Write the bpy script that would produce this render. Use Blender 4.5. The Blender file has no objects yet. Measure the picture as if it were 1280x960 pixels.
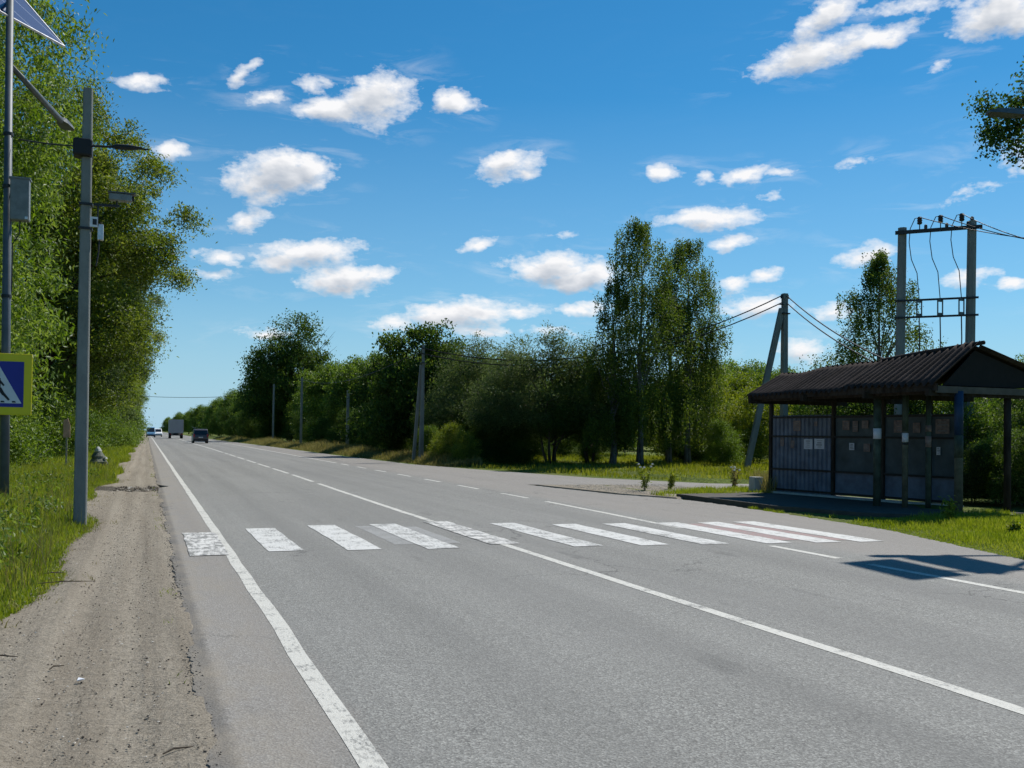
import bpy, math, random
import numpy as np
from mathutils import Vector, Matrix

scene = bpy.context.scene
COL = scene.collection
R = math.radians
rng = np.random.default_rng(7)
random.seed(7)

# ------------------------------------------------------------------ camera
FPX, CAMH = 1200.0, 1.6
YAW, PITCH, ROLL, CY = R(20.8315), R(1.2), R(0.8), 518.24
_f = Vector((math.sin(YAW) * math.cos(PITCH), math.cos(YAW) * math.cos(PITCH), math.sin(PITCH)))
_r = Vector((math.cos(YAW), -math.sin(YAW), 0))
_u = _r.cross(_f)
_r2 = math.cos(ROLL) * _r + math.sin(ROLL) * _u
_u2 = -math.sin(ROLL) * _r + math.cos(ROLL) * _u
cam = bpy.data.cameras.new('camera')
cam.sensor_width = 36
cam.lens = 36 * FPX / 1280
cam.shift_y = (CY - 480) / 1280
cam.clip_end = 8000
cam.clip_start = 0.05
cam_o = bpy.data.objects.new('camera', cam)
M = Matrix((_r2, _u2, -_f)).transposed().to_4x4()
M.translation = Vector((0, 0, CAMH))
cam_o.matrix_world = M
COL.objects.link(cam_o)
scene.camera = cam_o


def ray(px, py):
    return _f + (px - 640) / FPX * _r2 - (py - CY) / FPX * _u2


def ground(px, py, z=0.0):
    d = ray(px, py)
    return Vector((0, 0, CAMH)) + d * ((z - CAMH) / d.z)


def at_y(px, py, Y):
    d = ray(px, py)
    return Vector((0, 0, CAMH)) + d * (Y / d.y)


# ------------------------------------------------------------------ tagging
def tag(o, label=None, cat=None, group=None, kind=None):
    if label: o['label'] = label
    if cat: o['category'] = cat
    if group: o['group'] = group
    if kind: o['kind'] = kind
    return o


def thing(name, loc, label, cat, group=None, rz=0.0):
    o = bpy.data.objects.new(name, None)
    o.empty_display_size = 0.2
    o.location = loc
    o.rotation_euler.z = rz
    COL.objects.link(o)
    return tag(o, label, cat, group)


# ------------------------------------------------------------------ mesh builder
class MB:
    def __init__(self):
        self.v, self.f = [], []

    def add(self, vs, fs):
        b = len(self.v)
        self.v += [tuple(x) for x in vs]
        self.f += [tuple(i + b for i in q) for q in fs]
        return self

    def box(self, c, s, rot=None):
        x, y, z = s[0] / 2, s[1] / 2, s[2] / 2
        vs = [Vector(p) for p in ((-x, -y, -z), (x, -y, -z), (x, y, -z), (-x, y, -z),
                                  (-x, -y, z), (x, -y, z), (x, y, z), (-x, y, z))]
        if rot is not None: vs = [rot @ p for p in vs]
        vs = [p + Vector(c) for p in vs]
        return self.add(vs, [(0, 3, 2, 1), (4, 5, 6, 7), (0, 1, 5, 4), (1, 2, 6, 5), (2, 3, 7, 6), (3, 0, 4, 7)])

    def bar(self, a, b, w, h=None, up=(0, 0, 1)):
        a, b = Vector(a), Vector(b)
        h = h or w
        d = (b - a)
        L = d.length
        d.normalize()
        upv = Vector(up)
        if abs(d.dot(upv)) > .98: upv = Vector((0, 1, 0))
        s = d.cross(upv).normalized()
        u = s.cross(d)
        rot = Matrix((s, d, u)).transposed()
        return self.box((a + b) / 2, (w, L, h), rot)

    def tube(self, path, radii, n=8, caps=True):
        path = [Vector(p) for p in path]
        if not hasattr(radii, '__len__'): radii = [radii] * len(path)
        rings = []
        ref = Vector((0.31, 0.95, 0.1)).normalized()
        for i, p in enumerate(path):
            a = path[max(i - 1, 0)]
            b = path[min(i + 1, len(path) - 1)]
            d = (b - a).normalized()
            if abs(d.dot(ref)) > .95: rf = Vector((1, 0, 0))
            else: rf = ref
            s = d.cross(rf).normalized()
            t = s.cross(d)
            rings.append([p + (s * math.cos(k * 2 * math.pi / n) + t * math.sin(k * 2 * math.pi / n)) * radii[i] for k in range(n)])
        vs = [q for r_ in rings for q in r_]
        fs = []
        for i in range(len(path) - 1):
            for k in range(n):
                k2 = (k + 1) % n
                fs.append((i * n + k, i * n + k2, (i + 1) * n + k2, (i + 1) * n + k))
        if caps:
            fs.append(tuple(range(n - 1, -1, -1)))
            fs.append(tuple((len(path) - 1) * n + k for k in range(n)))
        return self.add(vs, fs)

    def prism(self, poly, axis, a, b):
        """poly: 2D points; axis 0/1/2 is the extrusion axis from a to b"""
        n = len(poly)
        def mk(p, t):
            if axis == 0: return (t, p[0], p[1])
            if axis == 1: return (p[0], t, p[1])
            return (p[0], p[1], t)
        vs = [mk(p, a) for p in poly] + [mk(p, b) for p in poly]
        fs = [tuple(range(n - 1, -1, -1)), tuple(range(n, 2 * n))]
        fs += [(i, (i + 1) % n, n + (i + 1) % n, n + i) for i in range(n)]
        return self.add(vs, fs)

    def build(self, name, mat, parent=None, smooth=False, bevel=0.0, loc=None):
        me = bpy.data.meshes.new(name)
        me.from_pydata(self.v, [], self.f)
        me.validate()
        import bmesh
        bm = bmesh.new()
        bm.from_mesh(me)
        bmesh.ops.recalc_face_normals(bm, faces=bm.faces)
        bm.to_mesh(me)
        bm.free()
        if smooth:
            me.polygons.foreach_set('use_smooth', [True] * len(me.polygons))
        me.materials.append(mat)
        o = bpy.data.objects.new(name, me)
        COL.objects.link(o)
        if loc is not None: o.location = loc
        if parent is not None: o.parent = parent
        if bevel:
            m = o.modifiers.new('bevel', 'BEVEL')
            m.width = bevel
            m.segments = 2
            m.limit_method = 'ANGLE'
        return o


def np_mesh(name, V, F, mat, parent=None, smooth=False):
    """V (n,3) float array, F (m,k) int array"""
    me = bpy.data.meshes.new(name)
    V = np.ascontiguousarray(V, dtype=np.float32)
    F = np.ascontiguousarray(F, dtype=np.int32)
    m, k = F.shape
    me.vertices.add(len(V))
    me.vertices.foreach_set('co', V.ravel())
    me.loops.add(m * k)
    me.loops.foreach_set('vertex_index', F.ravel())
    me.polygons.add(m)
    me.polygons.foreach_set('loop_start', np.arange(0, m * k, k, dtype=np.int32))
    me.polygons.foreach_set('loop_total', np.full(m, k, dtype=np.int32))
    me.polygons.foreach_set('use_smooth', np.full(m, bool(smooth)))
    me.update(calc_edges=True)
    me.materials.append(mat)
    o = bpy.data.objects.new(name, me)
    COL.objects.link(o)
    if parent is not None: o.parent = parent
    return o


# ------------------------------------------------------------------ materials
class NT:
    def __init__(self, name):
        self.m = bpy.data.materials.new(name)
        self.m.use_nodes = True
        self.t = self.m.node_tree
        self.t.nodes.clear()
        self.out = self.t.nodes.new('ShaderNodeOutputMaterial')

    def n(self, typ, **kw):
        nd = self.t.nodes.new(typ)
        for k, v in kw.items():
            if k.startswith('i_'):
                nd.inputs[k[2:].replace('_', ' ')].default_value = v
            else:
                setattr(nd, k, v)
        return nd

    def l(self, a, b):
        self.t.links.new(a, b)

    def obj(self):
        if not hasattr(self, '_tc'): self._tc = self.n('ShaderNodeTexCoord')
        return self._tc.outputs['Object']

    def pos(self):
        if not hasattr(self, '_g'): self._g = self.n('ShaderNodeNewGeometry')
        return self._g.outputs['Position']

    def noise(self, vec, scale, detail=4, rough=.6, out='Fac', stretch=None):
        if stretch:
            mp = self.n('ShaderNodeMapping')
            mp.inputs['Scale'].default_value = stretch
            self.l(vec, mp.inputs['Vector'])
            vec = mp.outputs['Vector']
        nd = self.n('ShaderNodeTexNoise')
        nd.inputs['Scale'].default_value = scale
        nd.inputs['Detail'].default_value = detail
        nd.inputs['Roughness'].default_value = rough
        self.l(vec, nd.inputs['Vector'])
        return nd.outputs[out]

    def ramp(self, fac, stops):
        nd = self.n('ShaderNodeValToRGB')
        el = nd.color_ramp.elements
        while len(el) < len(stops): el.new(.5)
        for e, (p, c) in zip(el, stops):
            e.position = p
            e.color = (c[0], c[1], c[2], 1) if hasattr(c, '__len__') else (c, c, c, 1)
        self.l(fac, nd.inputs['Fac'])
        return nd.outputs['Color']

    def mix(self, fac, a, b, mode='MIX'):
        nd = self.n('ShaderNodeMix', data_type='RGBA', blend_type=mode)
        for key, val in ((0, fac), (6, a), (7, b)):
            if hasattr(val, 'links') or isinstance(val, bpy.types.NodeSocket): self.l(val, nd.inputs[key])
            elif key == 0: nd.inputs[0].default_value = val
            else: nd.inputs[key].default_value = (*val[:3], 1)
        return nd.outputs[2]

    def math(self, op, a, b=None, c=None, clamp=False):
        nd = self.n('ShaderNodeMath', operation=op, use_clamp=clamp)
        for i, v in enumerate((a, b, c)):
            if v is None: continue
            if isinstance(v, bpy.types.NodeSocket): self.l(v, nd.inputs[i])
            else: nd.inputs[i].default_value = v
        return nd.outputs[0]

    def bump(self, h, strength=.4, dist=.02):
        nd = self.n('ShaderNodeBump')
        nd.inputs['Strength'].default_value = strength
        nd.inputs['Distance'].default_value = dist
        self.l(h, nd.inputs['Height'])
        return nd.outputs['Normal']

    def principled(self, col, rough=.7, metal=0.0, spec=.4, normal=None):
        b = self.n('ShaderNodeBsdfPrincipled')
        if isinstance(col, bpy.types.NodeSocket): self.l(col, b.inputs['Base Color'])
        else: b.inputs['Base Color'].default_value = (*col[:3], 1)
        if isinstance(rough, bpy.types.NodeSocket): self.l(rough, b.inputs['Roughness'])
        else: b.inputs['Roughness'].default_value = rough
        b.inputs['Metallic'].default_value = metal
        b.inputs['Specular IOR Level'].default_value = spec
        if normal is not None: self.l(normal, b.inputs['Normal'])
        return b

    def done(self, shader):
        self.l(shader.outputs[0] if hasattr(shader, 'outputs') else shader, self.out.inputs['Surface'])
        return self.m


def simple(name, col, rough=.6, metal=0.0, spec=.4, var=.25, scale=6, bump=0.0):
    t = NT(name)
    n = t.noise(t.obj(), scale, 5)
    lo = [c * (1 - var) for c in col]
    hi = [min(1, c * (1 + var)) for c in col]
    c = t.ramp(n, [(.3, lo), (.7, hi)])
    nm = t.bump(t.noise(t.obj(), scale * 8, 3), bump, .01) if bump else None
    return t.done(t.principled(c, rough, metal, spec, nm))


def leaf_mat(name, cols, trans=.35, rough=.5, nscale=.45, spec=.35):
    """cols: dark, mid, light; clump tint by a noise, leaf tint per island, tree tint per object"""
    t = NT(name)
    g = t.n('ShaderNodeNewGeometry')
    oi = t.n('ShaderNodeObjectInfo')
    nz = t.noise(t.obj(), nscale, 3, .6)
    a = t.math('MULTIPLY_ADD', g.outputs['Random Per Island'], .5, t.math('MULTIPLY', nz, .8))
    a = t.math('ADD', a, t.math('MULTIPLY_ADD', oi.outputs['Random'], .16, -.22), clamp=True)
    c = t.ramp(a, [(.12, cols[0]), (.45, cols[1]), (.85, cols[2])])
    b = t.principled(c, rough, 0, spec)
    tr = t.n('ShaderNodeBsdfTranslucent')
    hs = t.n('ShaderNodeHueSaturation')
    hs.inputs['Hue'].default_value = .485
    hs.inputs['Saturation'].default_value = 1.1
    hs.inputs['Value'].default_value = 1.5
    t.l(c, hs.inputs['Color'])
    t.l(hs.outputs[0], tr.inputs['Color'])
    mx = t.n('ShaderNodeMixShader')
    mx.inputs[0].default_value = trans
    t.l(b.outputs[0], mx.inputs[1])
    t.l(tr.outputs[0], mx.inputs[2])
    return t.done(mx)


def wheel_tracks(t, p):
    """0..1 where tyres run along the two lanes"""
    sp = t.n('ShaderNodeSeparateXYZ')
    t.l(p, sp.inputs[0])
    x = t.math('ADD', sp.outputs[0], t.math('MULTIPLY_ADD', t.noise(p, .25, 3, .6, stretch=(1, .3, 1)), .8, -.4))
    out = None
    for cx in (2.15, 3.85, 6.05, 7.75):
        d = t.math('ABSOLUTE', t.math('SUBTRACT', x, cx))
        g_ = t.math('MULTIPLY_ADD', d, -2.4, 1.0, clamp=True)
        out = g_ if out is None else t.math('MAXIMUM', out, g_)
    return t.math('MULTIPLY', out, t.ramp(t.noise(p, 1.3, 4, .6, stretch=(1, .12, 1)), [(.3, .35), (.7, 1)]))


def asphalt_mat():
    t = NT('asphalt')
    p = t.pos()
    fine = t.noise(p, 62, 2, .8)
    mid = t.noise(p, 24, 3, .7)
    big = t.noise(p, .35, 5, .6)
    lanes = t.noise(p, 1.0, 3, .6, stretch=(1.5, .04, 1))
    def grains(scale):
        vo = t.n('ShaderNodeTexVoronoi')
        vo.inputs['Scale'].default_value = scale
        t.l(p, vo.inputs['Vector'])
        s_ = t.n('ShaderNodeSeparateColor')
        t.l(vo.outputs['Color'], s_.inputs[0])
        return s_.outputs[0], vo.outputs['Distance']
    g1, d1 = grains(75)
    g2, d2 = grains(150)
    c = t.ramp(g1, [(.0, (.062, .061, .057)), (.35, (.147, .149, .138)), (.7, (.220, .223, .207)), (1.0, (.42, .425, .395))])
    c = t.mix(.42, c, t.ramp(g2, [(0, (.07, .068, .062)), (.6, (.20, .197, .183)), (1, (.44, .43, .40))]))
    c = t.mix(.25, c, t.ramp(mid, [(.3, (.12, .118, .11)), (.7, (.27, .266, .25))]))
    c = t.mix(t.math('MULTIPLY', t.ramp(big, [(.38, 0), (.66, 1)]), .35), c, (.235, .232, .22))
    c = t.mix(t.math('MULTIPLY', t.ramp(lanes, [(.40, 0), (.68, 1)]), .42), c, (.14, .138, .132))
    trk = wheel_tracks(t, p)
    c = t.mix(t.math('MULTIPLY', trk, .30), c, (.115, .114, .108))
    # pinkish aggregate on both paved shoulders
    sx = t.n('ShaderNodeSeparateXYZ')
    t.l(p, sx.inputs[0])
    x = t.math('ADD', sx.outputs[0], t.math('MULTIPLY_ADD', t.noise(p, 1.2, 4), .5, -.25))
    left = t.math('SUBTRACT', 1, t.math('MULTIPLY_ADD', x, 4, -3.6, clamp=True), clamp=True)
    right = t.math('MULTIPLY_ADD', x, 1.6, -14.6, clamp=True)
    sh = t.math('MAXIMUM', left, right)
    c = t.mix(t.math('MULTIPLY', sh, .62), c, t.mix(.55, c, (.265, .232, .205)))
    # cracks
    vor = t.n('ShaderNodeTexVoronoi', feature='DISTANCE_TO_EDGE')
    vor.inputs['Scale'].default_value = .33
    dn = t.noise(p, 1.6, 5, .6, out='Color')
    va = t.n('ShaderNodeVectorMath', operation='MULTIPLY_ADD')
    t.l(dn, va.inputs[0])
    va.inputs[1].default_value = (1.4, 1.4, 0)
    t.l(p, va.inputs[2])
    t.l(va.outputs[0], vor.inputs['Vector'])
    crack = t.math('MULTIPLY', t.ramp(vor.outputs['Distance'], [(0, 1), (.006, 0)]), t.ramp(t.noise(p, .22, 2), [(.50, 0), (.60, .8)]))
    c = t.mix(crack, c, (.05, .05, .048))
    # crumbled bitumen and edge shade, both painted dark along the broken left edge
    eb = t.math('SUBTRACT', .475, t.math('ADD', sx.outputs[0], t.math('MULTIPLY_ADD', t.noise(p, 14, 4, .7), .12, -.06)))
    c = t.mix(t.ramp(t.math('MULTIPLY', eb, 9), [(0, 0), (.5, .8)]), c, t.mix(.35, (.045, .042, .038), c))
    dust = t.math('MULTIPLY', t.math('MULTIPLY_ADD', sx.outputs[0], -1.6, 1.75, clamp=True), t.ramp(t.noise(p, 2.4, 5, .7, stretch=(1, .35, 1)), [(.42, 0), (.68, .75)]))
    c = t.mix(dust, c, (.245, .215, .17))
    oil = t.ramp(t.noise(p, 2.2, 3, .5, stretch=(1, .25, 1)), [(.66, 0), (.78, .45)])
    c = t.mix(oil, c, (.07, .07, .068))
    nm = t.bump(t.math('ADD', t.math('MULTIPLY', d1, .9), t.math('MULTIPLY', fine, .4)), .5, .008)
    return t.done(t.principled(c, .88, 0, .25, nm))


def paint_mat(name, col, wear, stretch=(1, 1, 1)):
    t = NT(name)
    p = t.pos()
    n1 = t.noise(p, 38, 5, .75, stretch=stretch)
    n2 = t.noise(p, 3.0, 4, .6)
    s = t.math('ADD', t.math('ADD', t.math('MULTIPLY', n1, .6), t.math('MULTIPLY', n2, .4)), t.math('MULTIPLY', wheel_tracks(t, p), -.075))
    mask = t.ramp(s, [(wear - .06, 1), (wear + .05, .04)])
    fine = t.noise(p, 110, 3, .7)
    base = t.ramp(fine, [(.3, [k * .78 for k in col]), (.7, col)])
    asph = t.ramp(fine, [(.3, (.10, .10, .095)), (.7, (.30, .297, .28))])
    c = t.mix(mask, base, asph)
    return t.done(t.principled(c, .7, 0, .3, t.bump(fine, .6, .008)))


def dirt_mat():
    t = NT('shoulder_dirt')
    p = t.pos()
    fine = t.noise(p, 48, 4, .8)
    mid = t.noise(p, 9, 5, .68)
    tr = t.noise(p, 1.0, 4, .6, stretch=(3.2, .10, 1))
    c = t.ramp(fine, [(.28, (.055, .047, .036)), (.48, (.232, .205, .162)), (.70, (.45, .405, .33))])
    c = t.mix(.42, c, t.ramp(mid, [(.3, (.16, .14, .11)), (.7, (.345, .308, .25))]))
    c = t.mix(t.math('MULTIPLY', t.ramp(tr, [(.40, 0), (.62, 1)]), .5), c, (.165, .138, .105))
    spots = t.n('ShaderNodeTexVoronoi')
    spots.inputs['Scale'].default_value = 22
    t.l(p, spots.inputs['Vector'])
    c = t.mix(t.ramp(spots.outputs['Distance'], [(.10, .55), (.24, 0)]), c, (.34, .30, .25))
    # dark wet soil in the washed-out trench
    sx = t.n('ShaderNodeSeparateXYZ')
    t.l(p, sx.inputs[0])
    yy = t.math('ADD', sx.outputs[1], t.math('MULTIPLY_ADD', t.noise(p, 2.2, 4), 1.8, -.9))
    w = t.math('SUBTRACT', 1, t.math('ABSOLUTE', t.math('MULTIPLY', t.math('SUBTRACT', yy, 28.4), .75)), clamp=True)
    w = t.math('MULTIPLY', t.ramp(w, [(.05, 0), (.4, .85)]), t.math('LESS_THAN', sx.outputs[0], 1.0))
    c = t.mix(w, c, (.042, .038, .030))
    h = t.math('ADD', t.math('MULTIPLY', fine, .5), t.math('ADD', t.math('MULTIPLY', mid, 1.2), t.math('MULTIPLY', tr, 1.0)))
    return t.done(t.principled(c, .95, 0, .15, t.bump(h, .9, .03)))


def ground_mat():
    t = NT('meadow_soil')
    p = t.pos()
    a = t.noise(p, .12, 5, .6)
    b = t.noise(p, 6, 5, .7)
    c = t.ramp(b, [(.28, (.040, .052, .014)), (.5, (.088, .125, .022)), (.75, (.17, .20, .045))])
    c = t.mix(t.math('MULTIPLY', t.ramp(a, [(.45, 0), (.62, 1)]), .45), c, (.19, .17, .07))
    return t.done(t.principled(c, .95, 0, .1, t.bump(b, 1.0, .12)))


def concrete_mat(name, col=(.36, .37, .35)):
    t = NT(name)
    o = t.obj()
    n = t.noise(o, 3.5, 6, .65, stretch=(1, 1, .35))
    f = t.noise(o, 40, 3, .6)
    c = t.ramp(n, [(.3, [k * .68 for k in col]), (.7, [k * 1.08 for k in col])])
    c = t.mix(t.math('MULTIPLY', t.ramp(f, [(.55, 0), (.75, 1)]), .35), c, [k * .5 for k in col])
    return t.done(t.principled(c, .9, 0, .25, t.bump(f, .35, .01)))


def bark_mat(name, lo, hi, scale=9):
    t = NT(name)
    n = t.noise(t.obj(), scale, 5, .7, stretch=(1, 1, .22))
    return t.done(t.principled(t.ramp(n, [(.35, lo), (.65, hi)]), .95, 0, .1, t.bump(n, .8, .04)))


ASPH = asphalt_mat()
WHITE_LINE = paint_mat('worn_white_line_paint', (.58, .57, .52), .445, stretch=(1, .35, 1))
WHITE_ZEBRA = paint_mat('white_crossing_paint', (.62, .62, .595), .445, stretch=(1, .22, 1))
WHITE_WORN = paint_mat('flaking_white_paint', (.66, .65, .62), .505, stretch=(.42, .10, 1))
GHOST = paint_mat('almost_gone_paint', (.30, .30, .29), .47)
RED_PAINT = paint_mat('worn_red_paint', (.31, .20, .19), .47, stretch=(1, .3, 1))
DIRT = dirt_mat()
SOIL = ground_mat()
CONC = concrete_mat('pole_concrete', (.225, .235, .22))
CONC_L = concrete_mat('pale_concrete', (.46, .46, .43))
CONC_D = concrete_mat('old_concrete_slab', (.085, .078, .068))
GALV = simple('galvanised_steel', (.080, .098, .115), .55, .15, .4, .2, 5)
DARKSTEEL = simple('dark_steel', (.028, .030, .033), .55, .3, .4, .3, 8)
BLACK = simple('black_rubber', (.012, .012, .013), .6)
BARK = bark_mat('brown_bark', (.045, .035, .026), (.12, .098, .075))
BARK_B = bark_mat('birch_bark', (.05, .046, .042), (.26, .255, .24), 6)
LEAF_WILLOW = leaf_mat('willow_leaf', [(.026, .058, .007), (.092, .166, .018), (.215, .295, .066)], .43, .5, spec=.35)
LEAF_OLIVE = leaf_mat('olive_leaf', [(.036, .060, .008), (.112, .168, .020), (.27, .31, .07)], .44, .5, spec=.35, nscale=.35)
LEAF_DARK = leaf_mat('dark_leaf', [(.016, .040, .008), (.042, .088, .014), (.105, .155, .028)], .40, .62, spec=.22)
LEAF_SILVER = leaf_mat('silver_leaf', [(.026, .050, .014), (.066, .108, .030), (.14, .18, .065)], .38, .6, spec=.22)
LEAF_BIRCH = leaf_mat('birch_leaf', [(.022, .048, .010), (.060, .105, .016), (.13, .175, .030)], .42, .6, spec=.25)
LEAF_BRIGHT = leaf_mat('bright_shrub_leaf', [(.050, .090, .010), (.135, .190, .020), (.26, .29, .048)], .44)
GRASS_M = leaf_mat('grass_blade', [(.065, .105, .008), (.145, .212, .020), (.255, .295, .05)], .45, .6, .6)
WEED_M = leaf_mat('dry_weed', [(.075, .085, .022), (.17, .165, .045), (.32, .28, .11)], .35, .7, .5)

# ------------------------------------------------------------------ terrain
def snoise(x, y, s=1.0):
    return (np.sin(x * 1.7 * s + y * .9 * s + 1.3) * np.cos(y * 1.31 * s - x * .6 * s) + np.sin(x * 3.9 * s + 2.1 * y * s) * .5 * np.cos(y * 3.1 * s + .4)) / 1.5


RE = np.array([(-60, 10.7), (5, 10.8), (9.7, 11.15), (11.5, 11.7), (13.7, 12.4), (16.5, 12.7), (20.4, 12.97), (21.6, 12.88),
               (23.7, 12.1), (28.6, 11.48), (31, 11.45), (48.7, 12.9), (67, 12.4), (105, 12.2), (160, 11.3), (2000, 11.3)])
CL = np.array([(-60, 4.88), (20, 4.9), (36, 5.1), (84, 5.35), (400, 5.3), (2000, 5.3)])


def redge(Y): return np.interp(Y, RE[:, 0], RE[:, 1])


def gz(x, y):
    """height of the soil"""
    x = np.asarray(x, float)
    y = np.asarray(y, float)
    re = redge(y)
    left = np.clip((-1.0 - x) / 3.0, 0, 1)
    right = np.clip((x - re - .4) / 4.0, 0, 1)
    near = np.clip((x - re - .15) / .5, 0, 1)
    z = -.06 + left * .22 + right * .10 + near * .045
    z = z + np.maximum(left, right) * snoise(x, y, .8) * .06 + np.clip((-.9 - x) / .5, 0, 1) * .03
    side = (y > 8) & (y < 50) & (x > re)          # keep the mouth of the side road low
    sd = np.abs((y - 24.5) + (x - 20) * .6) / 3.2
    in_side = side & (((sd < 1.5) & (x > 14) & (y > 14)) | ((y > 28) & (x < 19)))
    return np.where(in_side, np.minimum(z, -.045), z)


xs = np.concatenate([[-1500, -700, -300, -150, -80, -50, -30, -20, -14], np.arange(-10, 0, .3), np.arange(0, 10.5, 1.5),
                     np.arange(10.5, 22, .3), np.arange(22, 40, 1.5), [45, 60, 80, 120, 200, 400, 800, 1500]])
ys = np.concatenate([[-300, -120, -60, -30, -15, -8, -4], np.arange(0, 60, .6), np.arange(60, 120, 3), np.arange(120, 300, 12),
                     [330, 400, 500, 700, 1000, 1500, 2400]])
GX, GY = np.meshgrid(xs, ys)
GZ = gz(GX, GY)
GZ = np.where((GX > -.85) & (GX < redge(GY) - .2), -.35, GZ)
nx, ny = len(xs), len(ys)
idx = np.arange(nx * ny).reshape(ny, nx)
F = np.stack([idx[:-1, :-1], idx[:-1, 1:], idx[1:, 1:], idx[1:, :-1]], -1).reshape(-1, 4)
g = np_mesh('ground', np.stack([GX, GY, GZ], -1).reshape(-1, 3), F, SOIL, smooth=True)
tag(g, 'green meadow soil on both sides of the road', kind='structure')

# main road sheet with a crumbling left edge
ry = np.concatenate([np.arange(-40, 3, 1.0), np.arange(3, 14, .035), np.arange(14, 40, .12), np.arange(40, 120, 1.5), np.arange(120, 900, 20)])
le = .31 + .018 * np.sin(ry * 2.1) * np.sin(ry * .73 + 1) + .012 * np.sin(ry * 9.3) * np.sin(ry * 3.7) + rng.normal(0, .009, len(ry)) - .05 * np.clip((8 - ry) / 8, 0, 1)
hole = np.exp(-((ry - 29.0) / .55) ** 2)
le = le + hole * .28
cols_x = [le, le + .02, np.full_like(ry, .9), np.full_like(ry, 5.0), np.full_like(ry, 9.0), redge(ry) - .02 + rng.normal(0, .03, len(ry)), None]
cols_x[6] = cols_x[5] + .05
zz = [-.055, .0, .0, .0, .0, .0, -.05]
V = np.stack([np.stack([cols_x[k], ry, np.full_like(ry, zz[k])], -1) for k in range(7)], 1).reshape(-1, 3)
idx = np.arange(len(ry) * 7).reshape(len(ry), 7)
F = np.stack([idx[:-1, :-1], idx[:-1, 1:], idx[1:, 1:], idx[1:, :-1]], -1).reshape(-1, 4)
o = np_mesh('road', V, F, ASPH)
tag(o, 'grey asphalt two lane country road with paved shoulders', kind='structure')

side = MB()
poly = [(11.2, 28.9), (14, 28.5), (16.2, 26.9), (20, 24.3), (36, 14.7), (60, 0), (62, 4), (38, 18.3), (23, 27.2), (18.4, 28.95), (16, 33.3), (14.2, 41.2), (12.9, 48.6), (11.2, 50)]
side.add([(p[0], p[1], -.006) for p in poly], [tuple(range(len(poly)))])
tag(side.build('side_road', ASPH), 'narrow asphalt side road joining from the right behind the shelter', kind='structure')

# dirt shoulder on the left
sx_ = np.concatenate([np.linspace(-1.9, .42, 30)])
sy_ = np.concatenate([np.arange(1, 45, .14), np.arange(45, 130, 1.5), np.arange(130, 900, 20)])
SX, SY = np.meshgrid(sx_, sy_)
edge = -1.08 - .22 * np.sin(SY * .31) - .15 * np.sin(SY * .9 + 1) - .5 * np.clip((7.5 - SY) / 5, 0, 1)
SZ = -.022 + .012 * snoise(SX * 3, SY * .35) - .04 * np.exp(-((SX + .42 + .06 * np.sin(SY * .2)) / .11) ** 2) * (.6 + .4 * np.sin(SY * .7)) + .015 * np.exp(-((SX + .62 + .06 * np.sin(SY * .2)) / .08) ** 2) - .015 * np.exp(-((SX + .05) / .1) ** 2)
SZ = SZ + np.clip((SX - .02) / .22, 0, 1) * (.016 + .011 * np.sin(SY * 1.9 + 1) * np.sin(SY * .63) + rng.normal(0, .0045, SX.shape)) * np.clip((.44 - SX) / .05, 0, 1)
SZ = SZ - .16 * np.exp(-((SY - 28.6) / .8) ** 2) * np.clip((SX + .95) / .3, 0, 1)
SZ = np.where(SX < edge, np.minimum(SZ, gz(SX, SY) - .012), SZ)
idx = np.arange(SX.size).reshape(SX.shape)
F = np.stack([idx[:-1, :-1], idx[:-1, 1:], idx[1:, 1:], idx[1:, :-1]], -1).reshape(-1, 4)
o = np_mesh('dirt_shoulder', np.stack([SX, SY, SZ], -1).reshape(-1, 3), F, DIRT, smooth=True)
tag(o, 'sandy gravel shoulder along the left edge of the road', kind='structure')

# gravel traffic island and the strip in front of the shelter
isl = MB()
pl = [(11.7, 28.3), (14, 28.2), (16, 26.6), (18.2, 25.2), (17.9, 23.4), (14.4, 22.8), (13.0, 22.0), (12.3, 23.6)]
isl.add([(p[0], p[1], .018) for p in pl] + [(p[0] + (13.5 - p[0]) * -.03, p[1] + (25 - p[1]) * -.05, -.06) for p in pl],
        [tuple(range(8))] + [(i, (i + 1) % 8, 8 + (i + 1) % 8, 8 + i) for i in range(8)])
tag(isl.build('gravel_island', DIRT), 'pale gravel island between the road and the side road', kind='structure')

# ------------------------------------------------------------------ markings
def strip(name, mat, fx, y0, y1, w, z=.003, step=1.0):
    n = max(2, int((y1 - y0) / step) + 1)
    yy = np.linspace(y0, y1, n)
    xx = fx(yy) if callable(fx) else np.full(n, fx)
    jit = rng.normal(0, .006, n) if n > 3 else 0
    V = np.concatenate([np.stack([xx - w / 2 + jit, yy, np.full(n, z)], -1), np.stack([xx + w / 2 + jit, yy, np.full(n, z)], -1)])
    F = np.stack([np.arange(n - 1), np.arange(n, 2 * n - 1), np.arange(n + 1, 2 * n), np.arange(1, n)], -1)
    return V, F


def strips(name, mat, items, label):
    Vs, Fs, b = [], [], 0
    for it in items:
        V, F = strip(name, mat, *it)
        Vs.append(V); Fs.append(F + b); b += len(V)
    o = np_mesh(name, np.concatenate(Vs), np.concatenate(Fs), mat)
    return tag(o, label, kind='structure')


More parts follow.
